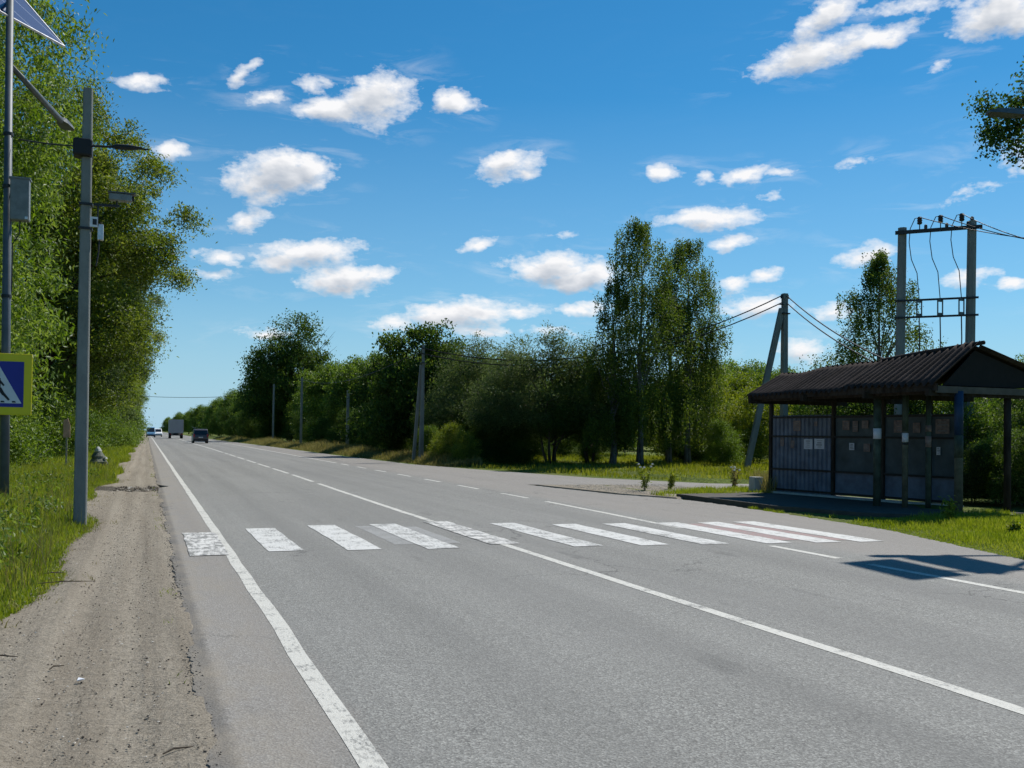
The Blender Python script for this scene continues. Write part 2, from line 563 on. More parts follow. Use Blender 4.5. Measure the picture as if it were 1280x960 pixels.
cl = lambda Y: np.interp(Y, CL[:, 0], CL[:, 1])
rl = lambda Y: np.interp(Y, [-50, 12, 21, 37, 90, 2000], [8.66, 8.72, 9.05, 9.2, 9.5, 9.3])
strips('road_edge_line', WHITE_LINE, [(1.05, -10, 800, .13)], 'worn white line along the left edge of the road')
dash = [(cl, -10, 30, .13)] + [(cl, y, y + 5, .13) for y in np.arange(31.2, 70, 6.2)] + [(cl, 72, 800, .13)]
strips('road_centre_line', WHITE_LINE, dash, 'white line down the middle of the road')
dash = [(rl, -10, 9.9, .13), (rl, 10.5, 12.0, .13), (rl, 14.7, 21.4, .13)] + [(rl, y, y + 2.0, .12) for y in np.arange(22.6, 48, 4.0)] + [(rl, 50, 800, .12)]
strips('bay_edge_line', WHITE_LINE, dash, 'broken white line along the bus bay')

zx = [1.78, 2.83, 3.90, None, 6.02, 7.05, 8.02, 9.08, 9.92, 10.68]
zeb, i = [], 0
for k, x in enumerate(zx):
    if x is None: continue
    sk = -.075 * (x - 1.7)
    zeb.append((x, 13.1 + sk * 1.5, 16.25 + sk * (.3 if x < 6 else 1.0) + (.35 if 2.5 < x < 7 else 0), .47, .006, .4))
strips('crossing_stripe', WHITE_ZEBRA, zeb, 'white zebra crossing stripes painted across the road')
strips('red_crossing_paint', RED_PAINT, [(9.50, 12.6, 15.4, .36, .0045, .4), (10.30, 12.4, 15.2, .26, .0045, .4)], 'faded red paint between the last white stripes')
strips('flaking_crossing_stripe', WHITE_WORN, [(4.93, 13.15, 16.8, .46, .0085, .3), (.79, 12.85, 15.75, .48, .0085, .3)], 'flaking white crossing stripes')
strips('old_crossing_paint', GHOST, [(3.52, 13.5, 16.3, .3, .0018, .4), (4.25, 13.5, 16.0, .22, .0018, .4)], 'ghost of an older crossing')

# ------------------------------------------------------------------ poles on the left
def solar_panel(parent, mat_cells, mat_frame, c, w, h, tilt, az):
    """one framed panel; c = centre in the parent's space, tilted towards azimuth az (from +Y clockwise)"""
    rot = Matrix.Rotation(-az, 3, 'Z') @ Matrix.Rotation(-tilt, 3, 'X')
    b = MB().box(c, (w - .06, h - .06, .02), rot)
    p = b.build('solar_panel', mat_cells, parent)
    f = MB()
    for s in (-1, 1):
        f.box(Vector(c) + rot @ Vector((s * (w / 2 - .015), 0, 0)), (.03, h, .04), rot)
        f.box(Vector(c) + rot @ Vector((0, s * (h / 2 - .015), 0)), (w - .06, .03, .04), rot)
    f.build('panel_frame', mat_frame, p)
    return p


def cells_mat():
    t = NT('solar_cells')
    o = t.obj()
    g_ = t.n('ShaderNodeTexCoord')
    b = t.n('ShaderNodeTexBrick', offset=0.0)
    b.inputs['Scale'].default_value = 1
    b.inputs['Mortar Size'].default_value = .006
    b.inputs['Brick Width'].default_value = .5
    b.inputs['Row Height'].default_value = .34
    b.inputs['Color1'].default_value = (.030, .045, .115, 1)
    b.inputs['Color2'].default_value = (.036, .052, .125, 1)
    b.inputs['Mortar'].default_value = (.30, .33, .40, 1)
    t.l(g_.outputs['Generated'], b.inputs['Vector'])
    return t.done(t.principled(b.outputs[0], .25, 0, .5))


CELLS = cells_mat()
ALU = simple('aluminium_frame', (.55, .56, .58), .4, .6)
BOXGREY = simple('grey_enamel', (.17, .185, .185), .5, .1)
SUN_AZ = math.atan2(1.9, 1.07)
LEDM = simple('lamp_housing', (.10, .11, .11), .5, .3)


def solar_post(loc, H, lampdir, lamp_z, lamp_len, label, grp, panels, az, tilt, head_z=0.0):
    """panels: list of (centre relative to the post foot, width, height)"""
    t = thing('solar_street_lamp', loc, label, 'street lamp', grp)
    MB().tube([(0, 0, -.3), (0, 0, 3), (0, 0, H)], [.085, .078, .065], 14).build('post', GALV, t, smooth=True)
    MB().tube([(0, 0, 0), (0, 0, .05)], .2, 12).build('base_flange', DARKSTEEL, t)
    for z in (2.2, 4.1, 6.2, 7.2): MB().tube([(0, 0, z - .03), (0, 0, z + .03)], .092, 12).build('clamp_band', DARKSTEEL, t)
    rot = Matrix.Rotation(-az, 3, 'Z') @ Matrix.Rotation(-tilt, 3, 'X')
    for (c, w, h) in panels:
        solar_panel(t, CELLS, ALU, c, w, h, tilt, az)
        back = Vector(c) + rot @ Vector((0, 0, -.05))
        MB().bar((0, 0, H - .15), back, .06).build('panel_bracket', DARKSTEEL, t)
    d = Vector(lampdir).normalized()
    arm = MB().tube([Vector((0, 0, lamp_z)), Vector((0, 0, lamp_z + head_z * .5)) + d * (lamp_len * .55), Vector((0, 0, lamp_z + head_z)) + d * lamp_len], [.05, .065, .07], 10)
    arm.build('lamp_arm', LEDM, t, smooth=True)
    e = Vector((0, 0, lamp_z + head_z)) + d * (lamp_len + .3)
    side_ = d.cross(Vector((0, 0, 1)))
    hd = MB()
    vs, fs = [], []
    for u, w, hh in ((-.36, .07, .06), (-.2, .13, .085), (.25, .15, .07), (.42, .09, .03)):
        for (sw, sh) in ((-1, -.4), (1, -.4), (.7, 1), (-.7, 1)):
            vs.append(e + d * u + side_ * (w * sw) + Vector((0, 0, hh * sh)))
    for k in range(3):
        for j in range(4):
            fs.append((k * 4 + j, k * 4 + (j + 1) % 4, k * 4 + 4 + (j + 1) % 4, k * 4 + 4 + j))
    fs += [(3, 2, 1, 0), (12, 13, 14, 15)]
    hd.add(vs, fs)
    hd.build('lamp_head', LEDM, t)
    return t


Lp = ground(5, 640)
lamp_end = at_y(97, 166, Lp.y + 3.9)
AZL, TL = R(126), R(47)
def slope_dirs(az, t):
    return Vector((-math.cos(az), math.sin(az), 0)), Vector((-math.sin(az) * math.cos(t), -math.cos(az) * math.cos(t), math.sin(t)))
e_, u_ = slope_dirs(AZL, TL)
cornA = at_y(8.5, 16, 20.25)
cL = cornA + e_ * .86 + u_ * .85 - Vector((Lp.x, Lp.y, 0))
ls = solar_post((Lp.x, Lp.y, 0), 9.95, (lamp_end.x - Lp.x - .1, 3.9, 0), 8.55, 3.4,
                'solar street lamp on a tall steel post at the left edge, carrying the crossing sign', 'solar street lamps at the crossing',
                [(cL, 1.72, 1.70)], AZL, TL)
ls.rotation_euler.y = -.012
cb = MB().box((0, 0, 0), (.33, .24, .80)).build('control_box', BOXGREY, ls, bevel=.02, loc=(.22, -.03, 5.95))
MB().box((0, 0, 0), (.37, .28, .03)).build('box_lid', BOXGREY, cb, loc=(0, 0, .40))
MB().box((.12, -.135, -.36), (.05, .02, .05)).build('latch', ALU, cb)
MB().tube([(.22, -.03, 5.56), (.21, -.03, 5.3), (.1, -.06, 5.1), (.09, -.06, 4.2)], .012, 6).build('cable', BLACK, ls)

# crossing sign on that post
YEL = simple('fluorescent_yellow_sheeting', (.68, .57, .012), .45, 0, .4, .04)
BLUE = simple('blue_sign_sheeting', (.010, .018, .26), .4, 0, .4, .05)
SWHITE = simple('white_sign_sheeting', (.62, .64, .68), .45, 0, .4, .04)
SBLACK = simple('black_sign_print', (.012, .012, .014), .5)
sg = thing('crossing_sign', (Lp.x - .13, Lp.y - .16, 0), 'square blue pedestrian crossing sign with wide yellow border, half out of frame', 'road sign')
zc = 2.42
MB().box((0, 0, zc), (1.14, .025, 1.16)).build('border_board', YEL, sg, bevel=.01)
MB().box((0, .03, zc), (1.10, .03, .05)).box((0, .03, zc + .35), (.9, .03, .05)).box((0, .03, zc - .35), (.9, .03, .05)).build('back_rail', DARKSTEEL, sg)
MB().box((0, -.0165, zc), (.86, .006, .86)).build('blue_panel', BLUE, sg)
MB().prism([(-.40, zc - .36), (.40, zc - .36), (0, zc + .37)], 1, -.0245, -.0205).build('white_triangle', SWHITE, sg)
fg = MB()
def seg(a, b, w0, w1):
    a, b = Vector(a), Vector(b)
    d = (b - a).normalized(); n_ = Vector((-d.y, d.x))
    fg.prism([tuple(a + n_ * w0 / 2), tuple(a - n_ * w0 / 2), tuple(b - n_ * w1 / 2), tuple(b + n_ * w1 / 2)], 1, -.0300 - seg.k, -.0262)
    seg.k += .0004
seg.k = 0
fg.prism([(math.cos(k * math.pi / 7) * .045 - .02, zc + .155 + math.sin(k * math.pi / 7) * .048) for k in range(14)], 1, -.0300, -.0262)
seg((-.01, zc + .11), (.0, zc - .10), .10, .085)          # torso
seg((.02, zc - .08), (.10, zc - .20), .075, .05); seg((.095, zc - .185), (.19, zc - .30), .05, .035)
seg((-.02, zc - .08), (-.07, zc - .20), .075, .05); seg((-.07, zc - .19), (-.17, zc - .29), .05, .035)
seg((.01, zc + .08), (.10, zc - .03), .045, .03); seg((-.03, zc + .08), (-.12, zc - .02), .045, .03)
fg.build('walking_figure', SBLACK, sg)
st = MB()
for k, x0 in enumerate((-.33, -.21, -.08, .05, .24)):
    MB().prism([(x0, zc - .345), (x0 + .07, zc - .345), (x0 + .07 - .02, zc - .315), (x0 + .0, zc - .315)], 1, -.0290, -.0262).build('stripe_symbol', SBLACK, sg)

# concrete pole with speed camera
Cp = ground(100, 655)
cp = thing('concrete_pole', (Cp.x, Cp.y, 0), 'square grey concrete pole on the left verge with small devices strapped to it', 'utility pole')
Hc = 7.35
w0, w1, lean = .100, .074, -.03
pm = MB()
vs = []
for z, w in ((-.4, w0 + .004), (Hc, w1)):
    lx = lean * z / Hc
    c_ = .018
    for (a, b) in ((-w + c_, -w), (w - c_, -w), (w, -w + c_), (w, w - c_), (w - c_, w), (-w + c_, w), (-w, w - c_), (-w, -w + c_)):
        vs.append((a + lx, b, z))
pm.add(vs, [tuple(range(7, -1, -1)), tuple(range(8, 16))] + [(i, (i + 1) % 8, 8 + (i + 1) % 8, 8 + i) for i in range(8)])
pm.build('shaft', CONC, cp)
def zc_(py): return 1.6 + (536 - py) / 1200 * 17.1 + .02
zb = zc_(206)
MB().box((lean * zb / Hc - .06, -.03, zb), (.30, .30, .29)).build('black_wrap', BLACK, cp, bevel=.03)
am = MB().tube([(.02, -.17, zb + .02), (.55, -.2, zb + .05), (.95, -.2, zb + .06)], [.02, .018, .015], 8)
am.build('bracket_rod', DARKSTEEL, cp)
MB().tube([(.36, -.2, zb + .04), (.45, -.2, zb + .05), (.66, -.2, zb + .06), (.84, -.2, zb + .07)], [.02, .05, .045, .02], 8).build('cable_clamp', BLACK, cp)
zk = zc_(262)
k_ = MB().box((.52, -.14, zk), (.36, .16, .12)).build('camera_housing', BOXGREY, cp, bevel=.015)
MB().box((.54, -.14, zk + .072), (.44, .20, .018)).build('sun_shield', LEDM, k_)
MB().tube([(.70, -.14, zk), (.735, -.14, zk)], .045, 10).build('lens', BLACK, k_)
MB().bar((.1, -.08, zk - .14), (.5, -.12, zk - .14), .04).bar((.46, -.12, zk - .14), (.46, -.13, zk - .06), .03).bar((.17, -.1, zk - .12), (.17, -.1, zk - .5), .025).build('camera_bracket', DARKSTEEL, cp)
for zz_ in (zk - .14, zk - .55): MB().box((lean * zz_ / Hc, 0, zz_), (.215, .215, .04)).build('strap', DARKSTEEL, cp)
zs = zc_(293)
lb = MB().box((.11, -.115, zs), (.12, .02, .17)).build('number_plate', SWHITE, cp)
MB().box((.125, -.128, zs), (.065, .006, .095)).build('plate_print', DARKSTEEL, lb)
MB().box((.215, -.04, zc_(304)), (.09, .10, .27)).build('junction_box', ALU, cp, bevel=.01)
MB().tube([(.20, -.05, zc_(312)), (.19, -.07, zc_(330)), (.16, -.1, zc_(345))], .014, 6).build('cable_loop', BLACK, cp)

def wire(name, a, b, sag, r, label, cat='cable', grp=None, n=24):
    a, b = Vector(a), Vector(b)
    path = []
    for k in range(n + 1):
        u = k / n
        p = a.lerp(b, u)
        p.z -= sag * 4 * u * (1 - u)
        path.append(p)
    o = MB().tube(path, r, 5).build(name, BLACK, smooth=True)
    return tag(o, label, cat, grp)

wire('service_cable', (Lp.x + .1, Lp.y - .02, 7.12), (Cp.x - .05, Cp.y - .1, zb + .02), .02, .014, 'thin black cable from the solar post to the concrete pole')

# marker stake and stone heap
mk = at_y(83, 560, 37.5)
m_ = thing('marker_post', (mk.x, mk.y, .1), 'thin marker stake with a pale reddish top in the grass left of the concrete pole', 'marker post')
MB().box((0, 0, .55), (.055, .05, 1.3)).build('stake', simple('weathered_wood', (.30, .27, .23), .9), m_)
MB().prism([(-.11, 1.18), (.11, 1.18), (.11, 1.62), (.03, 1.86), (-.11, 1.80)], 1, -.03, .03).build('top_board', simple('faded_reddish_board', (.50, .30, .22), .8), m_)
hp = ground(122, 587)
h_ = thing('stone_marker', (hp.x, hp.y, -.02), 'dark stepped roadside stone with a pale cap, just right of the concrete pole', 'stone marker')
def lathe_noise(prof, n, amp, seed, sx=1, sy=1):
    r_ = np.random.default_rng(seed)
    m = MB(); vs = []
    for (rad, z) in prof:
        for k in range(n):
            a = 2 * math.pi * k / n
            q = rad * (1 + r_.normal(0, amp))
            vs.append((math.cos(a) * q * sx, math.sin(a) * q * sy, z + r_.normal(0, amp * .08)))
    fs = [(i * n + k, i * n + (k + 1) % n, (i + 1) * n + (k + 1) % n, (i + 1) * n + k) for i in range(len(prof) - 1) for k in range(n)]
    fs += [tuple(range(n - 1, -1, -1)), tuple((len(prof) - 1) * n + k for k in range(n))]
    return m.add(vs, fs)
lathe_noise([(.36, 0), (.37, .12), (.36, .26)], 14, .03, 2).build('base', simple('black_stone', (.016, .016, .016), .8, bump=.6), h_)
lathe_noise([(.34, .26), (.35, .34), (.25, .45), (.24, .55), (.15, .70)], 12, .06, 3).build('body', simple('grey_green_stone', (.12, .13, .105), .9, bump=.8, scale=9), h_)
lathe_noise([(.13, .70), (.15, .76), (.10, .86), (.04, .92)], 9, .08, 5).build('cap', simple('pale_lime_cap', (.42, .43, .42), .9), h_)
lathe_noise([(.02, .40), (.07, .44), (.05, .51), (.01, .53)], 8, .08, 6).build('pale_stone', simple('pale_lime_patch', (.50, .49, .44), .9), h_, loc=(.28, -.14, 0))

# right-hand twin of the solar lamp, just out of frame; its panels shade the road
AZR, TR = R(98), R(45)
e_, u_ = slope_dirs(AZR, TR)
rl_ = Vector((17.15, 13.0, 0))
cR = Vector((9.42 + .688 * 11.0, 9.55 + .388 * 11.0, 11.0)) - rl_
tipR = at_y(1236, 141, 13.6)
dR = Vector((tipR.x - rl_.x, tipR.y - rl_.y, 0))
rs = solar_post(rl_, 10.9, dR, tipR.z - .12, dR.length - .7, 'solar street lamp beyond the right photo edge, only its dark lamp head in view', 'solar street lamps at the crossing',
                [(cR + u_ * .50, 1.52, .84), (cR - u_ * .50, 1.52, .84)], AZR, TR, head_z=.12)

# ------------------------------------------------------------------ bus shelter
SH = thing('bus_shelter', (16.4, 18.7, 0), 'long dark bus shelter with corrugated roof, blue panels and round posts', 'bus shelter')
ox, oy = 16.4, 18.7
ROOFM = None
def roof_mat():
    t = NT('old_asbestos_sheet')
    o = t.obj()
    n = t.noise(o, 2.2, 5, .65)
    f = t.noise(o, 30, 4, .7)
    c = t.ramp(n, [(.3, (.020, .016, .015)), (.7, (.060, .046, .042))])
    c = t.mix(t.math('MULTIPLY', t.ramp(f, [(.5, 0), (.8, 1)]), .5), c, (.085, .068, .056))
    return t.done(t.principled(c, .95, 0, .1, t.bump(f, .5, .01)))
ROOFM = roof_mat()
WOOD_D = bark_mat('dark_timber', (.020, .016, .013), (.055, .045, .037), 7)
PANEL_B = simple('faded_blue_sheet', (.125, .143, .185), .6, 0, .3, .35, 2.5)
PANEL_G = simple('faded_greenish_sheet', (.062, .080, .088), .6, 0, .3, .35, 2.5)
POST_G = simple('peeling_green_post_paint', (.045, .062, .045), .7, 0, .3, .5, 5)
POST_B = simple('blue_post_paint', (.010, .035, .085), .6, 0, .3, .3, 5)
POST_T = simple('bare_cement_post', (.10, .098, .068), .85, 0, .2, .35, 6)
NOTICE = simple('paper_notice', (.55, .55, .60), .8, 0, .2, .06)
NOTICE_O = simple('faded_paper_notice', (.20, .15, .135), .8, 0, .2, .4, 9)
PRINT = simple('smeared_ink', (.16, .15, .16), .8)

def corrugated(name, y0, y1, e, r0, r1, mat, pitch=.178, amp=.034, th=.010, hips=0.0):
    """sheet from eave e=(x,z) to a ridge whose height runs from r0=(x,z) at y0 to r1 at y1"""
    n = max(6, int((y1 - y0) / pitch * 10))
    m = 9
    yy = np.linspace(y0, y1, n)
    u = np.linspace(0, 1, m)
    sag = .025 * np.sin(yy * 1.7) + .012 * np.sin(yy * 4.1)
    V = []
    for top in (1, 0):
        for k in range(n):
            s = (yy[k] - y0) / (y1 - y0)
            rx, rz = r0[0] + (r1[0] - r0[0]) * s, r0[1] + (r1[1] - r0[1]) * s
            wv = amp * math.cos(2 * math.pi * (yy[k] - y0) / pitch)
            sh = round((yy[k] - y0) / (pitch * 7)) % 2 * .035
            x = e[0] - sh * .8 + (rx - e[0] + sh) * u
            z = e[1] - sh * .25 + (rz - e[1]) * u + wv - (0 if top else th) + sag[k] * u + (.016 if (int((yy[k] - y0) / (pitch * 7)) % 2) else 0)
            V.append(np.stack([x - ox, np.full(m, yy[k] - oy), z], -1))
    V = np.concatenate(V)
    a = np.arange(n * m).reshape(n, m)
    F = [np.stack([a[:-1, :-1], a[1:, :-1], a[1:, 1:], a[:-1, 1:]], -1).reshape(-1, 4)]
    b = a + n * m
    F.append(np.stack([b[:-1, :-1], b[:-1, 1:], b[1:, 1:], b[1:, :-1]], -1).reshape(-1, 4))
    for q in ((a[0], b[0]), (b[-1], a[-1])):
        F.append(np.stack([q[0][:-1], q[0][1:], q[1][1:], q[1][:-1]], -1))
    F.append(np.stack([a[:-1, 0], b[:-1, 0], b[1:, 0], a[1:, 0]], -1))
    F.append(np.stack([a[1:, -1], b[1:, -1], b[:-1, -1], a[:-1, -1]], -1))
    return np_mesh(name, V, np.concatenate(F), mat, SH, smooth=True)

EX, EZ = 15.15, 2.78
YN, YM, YF = 15.35, 18.25, 22.0
corrugated('roof_sheet', YM - .25, YF, (EX, EZ - .04), (16.30, 3.46), (16.25, 3.36), ROOFM)
corrugated('roof_sheet', YN, YM, (EX, EZ), (16.36, 3.66), (16.34, 3.50), ROOFM, pitch=.20, amp=.045)
corrugated('roof_sheet', YN, YF, (18.4, 3.02), (16.38, 3.58), (16.3, 3.36), ROOFM)
rc = MB()
rc.tube([(16.36 - ox, YN - .1 - oy, 3.67), (16.34 - ox, 17 - oy, 3.575), (16.32 - ox, YM - oy, 3.49)], [.045, .05, .045], 8)
rc.build('ridge_cap', ROOFM, SH, smooth=True)
# timber: eave beam, gable beam, rafters, and a dark sheet for the shaded gable opening
MB().box((EX + .28 - ox, (YN + YF) / 2 - oy, EZ - .12), (.12, YF - YN - .1, .16)).build('eave_beam', WOOD_D, SH)
MB().box((EX + .06 - ox, (YN + YF) / 2 - oy, EZ - .075), (.025, YF - YN, .15)).build('fascia_board', WOOD_D, SH)
MB().box((18.0 - ox, (YN + YF) / 2 - oy, 2.86), (.12, YF - YN - .1, .16)).build('rear_beam', WOOD_D, SH)
for y in (YN + .18, 17.4, 19.6, YF - .2):
    MB().box((16.7 - ox, y - oy, 2.60), (3.2, .10, .14)).build('tie_beam', WOOD_D, SH)
MB().box((16.8 - ox, YN + .06 - oy, 2.665), (3.15, .03, .14)).build('gable_fascia', simple('weathered_plank', (.10, .085, .07), .9, scale=4), SH)
gb = MB()
gb.prism([(EX + .35 - ox, 2.76), (16.36 - ox, 3.52), (18.2 - ox, 2.99), (18.2 - ox, 2.76)], 1, YN + .14 - oy, YN + .17 - oy)
gb.build('gable_shade_sheet', simple('gable_shade_black', (.012, .010, .009), .9), SH)  # near-black sheet stands in for the shade inside the open gable
MB().box((16.75 - ox, 18.7 - oy, 2.715), (2.5, 6.3, .02)).build('ceiling_board', WOOD_D, SH)

# rear wall: slightly skew line of five bays
Wa, Wb = Vector((16.38, 22.58)), Vector((17.28, 16.75))
wd = (Wb - Wa); WL = wd.length; wd = wd / WL
wn = Vector((-wd.y, wd.x))
if wn.x > 0: wn = -wn                      # towards the road
rotw = Matrix.Rotation(math.atan2(wd.y, wd.x), 3, 'Z')
def wp(s, off, z): 
    p = Wa + wd * s + wn * off
    return Vector((p.x - ox, p.y - oy, z))
def on_wall(px):
    """distance along the wall of the picture column px"""
    d = ray(px, 580)
    # solve Wa + s wd = t d
    A = np.array([[wd.x, -d.x], [wd.y, -d.y]])
    s, t = np.linalg.solve(A, [-Wa.x, -Wa.y])
    return float(s)
bays = [.03, on_wall(1043), on_wall(1105), on_wall(1163), WL - .02]
for k in range(4):
    s0, s1 = bays[k] + .04, bays[k + 1] - .04
    if k == 0:
        n = int((s1 - s0) / .025)
        vs, fs = [], []
        for i in range(n + 1):
            s = s0 + (s1 - s0) * i / n
            off = .036 if (i % 6) in (1, 2, 3, 4) else -.004
            for z in (.10, 2.24):
                vs.append(wp(s, off, z))
        fs = [(2 * i, 2 * i + 2, 2 * i + 3, 2 * i + 1) for i in range(n)]
        w_ = MB().add(vs, fs).build('wall_panel', PANEL_B, SH)
        sm = w_.modifiers.new('thickness', 'SOLIDIFY'); sm.thickness = .004
    else:
        MB().box(wp((s0 + s1) / 2, 0, .45), (s1 - s0, .02, .58), rotw).build('wall_panel', PANEL_B, SH)
        MB().box(wp((s0 + s1) / 2, 0, 1.49), (s1 - s0, .014, 1.46), rotw).build('upper_panel', PANEL_G, SH)
    for z in (.20, .76, 1.66, 2.18): MB().box(wp((s0 + s1) / 2, .052, z), (s1 - s0, .035, .05), rotw).build('wall_rail', BLACK, SH)
for s in bays:
    MB().box(wp(s, .03, 1.25), (.085, .10, 2.75), rotw).build('wall_post', WOOD_D, SH)
MB().box(wp(WL / 2, .06, .06), (WL + .1, .22, .16), rotw).build('wall_plinth', CONC_L, SH)
# paper notices: (bay, along 0..1, z, w, h, material)
for (b_, u, z, w, h, mt) in ((0, .62, 1.46, .30, .27, NOTICE), (0, .80, 1.47, .34, .27, NOTICE), (0, .36, 1.45, .13, .20, NOTICE_O), (0, .43, 1.95, .26, .28, NOTICE_O),
                              (0, .74, 2.0, .10, .12, NOTICE_O), (0, .18, 1.5, .12, .22, NOTICE_O),
                              (1, .25, 1.96, .22, .24, NOTICE_O), (1, .45, 1.93, .16, .28, NOTICE_O), (1, .66, 1.98, .2, .2, NOTICE_O), (1, .38, 1.42, .16, .18, NOTICE),
                              (1, .70, 1.40, .2, .2, NOTICE_O), (2, .35, 1.93, .3, .3, NOTICE_O), (2, .75, 1.9, .2, .24, NOTICE_O), (3, .45, 1.93, .36, .34, NOTICE_O), (3, .3, 1.36, .1, .18, NOTICE)):
    s = bays[b_] + .04 + (bays[b_ + 1] - bays[b_] - .08) * u
    p_ = MB().box(wp(s, .046, z), (w, .004, h), rotw).build('notice', mt, SH)
    pr = MB()
    for q in range(4):
        ww = w * random.uniform(.35, .75)
        pr.box(wp(s + random.uniform(-.04, .04) * w, .0495, z + h * (.3 - .2 * q)), (ww, .002, h * random.uniform(.04, .10)), rotw)
    pr.build('notice_print', PRINT, p_)
# round posts in front
def pipe_post(px, py, r, H, parts):
    q = ground(px, py)
    x, y = q.x - ox, q.y - oy
    base = MB().tube([(x, y, -.1), (x, y, H)], r, 14).build('post', parts[0], SH, smooth=True)
    for (z0, z1, mt, nm, dr) in parts[1]:
        MB().tube([(x, y, z0), (x, y, z1)], r + dr, 14).build(nm, mt, base, smooth=True)
pipe_post(1096, 637, .085, 2.66, (POST_G, [(1.62, 1.86, NOTICE, 'pasted_notice', .004)]))
pipe_post(1131, 639, .065, 2.66, (POST_T, [(1.50, 1.54, DARKSTEEL, 'post_band', .006), (1.56, 1.76, NOTICE, 'pasted_notice', .004), (1.8, 2.64, POST_G, 'painted_top', .003)]))
pipe_post(1160, 640, .060, 2.66, (POST_G, [(1.45, 1.70, NOTICE_O, 'pasted_notice', .004), (1.80, 1.94, NOTICE_O, 'torn_notice', .004)]))
pipe_post(1198, 647, .085, 2.66, (POST_T, [(1.72, 2.64, POST_B, 'painted_top', .004), (1.25, 1.72, POST_G, 'painted_middle', .003)]))
q = at_y(1259, 640, 15.6)
MB().tube([(q.x - ox, q.y - oy, -.1), (q.x - ox, q.y - oy, 2.80)], .075, 10).build('post', WOOD_D, SH, smooth=True)
pl = MB()
pl.prism([(13.25, 22.4), (13.25, 18.2), (13.9, 16.2), (14.9, 15.2), (17.6, 15.2), (17.4, 22.9)], 2, -.1, .085)
plo = pl.build('shelter_platform', CONC_D, None)
tag(plo, 'low worn concrete slab under the bus shelter', kind='structure')

# square concrete block beside the shelter
q = ground(945, 618)
bo = MB()
w = .155
bo.add([(-w, -w, -.1), (w, -w, -.1), (w, w, -.1), (-w, w, -.1), (-w * .92, -w * .92, .50), (w * .92, -w * .92, .50), (w * .92, w * .92, .50), (-w * .92, w * .92, .50)],
       [(0, 3, 2, 1), (4, 5, 6, 7), (0, 1, 5, 4), (1, 2, 6, 5), (2, 3, 7, 6), (3, 0, 4, 7)])
bo = bo.build('concrete_block', CONC_L, None, bevel=.015, loc=(q.x, q.y, 0))
tag(bo, 'short pale square concrete block standing left of the bus shelter', 'concrete block')

# ------------------------------------------------------------------ power poles
def pole_shaft(H, w0=.12, w1=.085, lean=(0, 0), z0=-.4):
    m = MB(); vs = []
    for z, w in ((z0, w0), (H, w1)):
        lx, ly = lean[0] * max(z, 0) / H, lean[1] * max(z, 0) / H
        for a, b in ((-1, -1), (1, -1), (1, 1), (-1, 1)): vs.append((a * w + lx, b * w + ly, z))
    return m.add(vs, [(0, 3, 2, 1), (4, 5, 6, 7), (0, 1, 5, 4), (1, 2, 6, 5), (2, 3, 7, 6), (3, 0, 4, 7)])

# strutted corner pole behind the shelter
YA = 40.2
ab = at_y(932, 588, YA)
at_ = at_y(981, 367, YA - .6)
ap = thing('strutted_pole', (at_.x, at_.y, 0), 'concrete pole with leaning strut between the birches and the shelter', 'utility pole')
pole_shaft(at_.z, .15, .115).build('shaft', CONC, ap)
MB().bar((ab.x - at_.x, ab.y - at_.y, -.2), (-.12, .05, at_.z - .75), .26).build('strut', CONC, ap)
MB().box((0, 0, at_.z - 1.0), (.42, .36, .06)).build('strap', DARKSTEEL, ap)
MB().box((-.1, 0, at_.z - .55), (.5, .05, .05)).build('crossarm', DARKSTEEL, ap)
for k in (-1, 1):
    MB().tube([(k * .2, 0, at_.z - .25), (k * .2, 0, at_.z - .05)], [.05, .03], 8).build('insulator', DARKSTEEL, ap)

# double pole at the left of the wire run
YD = 51.3
db = at_y(527, 578, YD)
dt = at_y(525.5, 431, YD)
dp = thing('double_pole', (db.x, db.y, 0), 'slim concrete pole with close set strut in front of the dark trees', 'utility pole')
pole_shaft(dt.z, .085, .065, (.0, 0)).build('shaft', CONC, dp)
s0 = at_y(517, 578, YD)
MB().bar((s0.x - db.x, .15, -.2), (-.08, .1, dt.z - 1.1), .155).bar((s0.x - db.x + .28, -.16, -.2), (-.06, -.14, dt.z - 1.3), .11).build('strut', CONC, dp)
MB().box((0, 0, dt.z - 1.0), (.3, .3, .06)).build('strap', DARKSTEEL, dp)

for (px, pb, pt, Y, lab) in ((434, 558, 488, 82, 'thin concrete pole in the roadside weeds, nearest on the left of the double pole'),
                             (376, 556, 472, 104, 'thin concrete pole against the big round tree by the far roadside'),
                             (341, 552, 480, 128, 'very thin far pole in front of the dark trees, leftmost of the roadside poles')):
    b_ = at_y(px, pb, Y)
    t_ = at_y(px, pt, Y)
    o = thing('concrete_pole', (b_.x, b_.y, 0), lab, 'utility pole', 'concrete poles along the right roadside')
    pole_shaft(t_.z, .12, .10).build('shaft', CONC, o)
    MB().box((0, 0, t_.z - .3), (.6, .06, .06)).build('crossarm', DARKSTEEL, o)

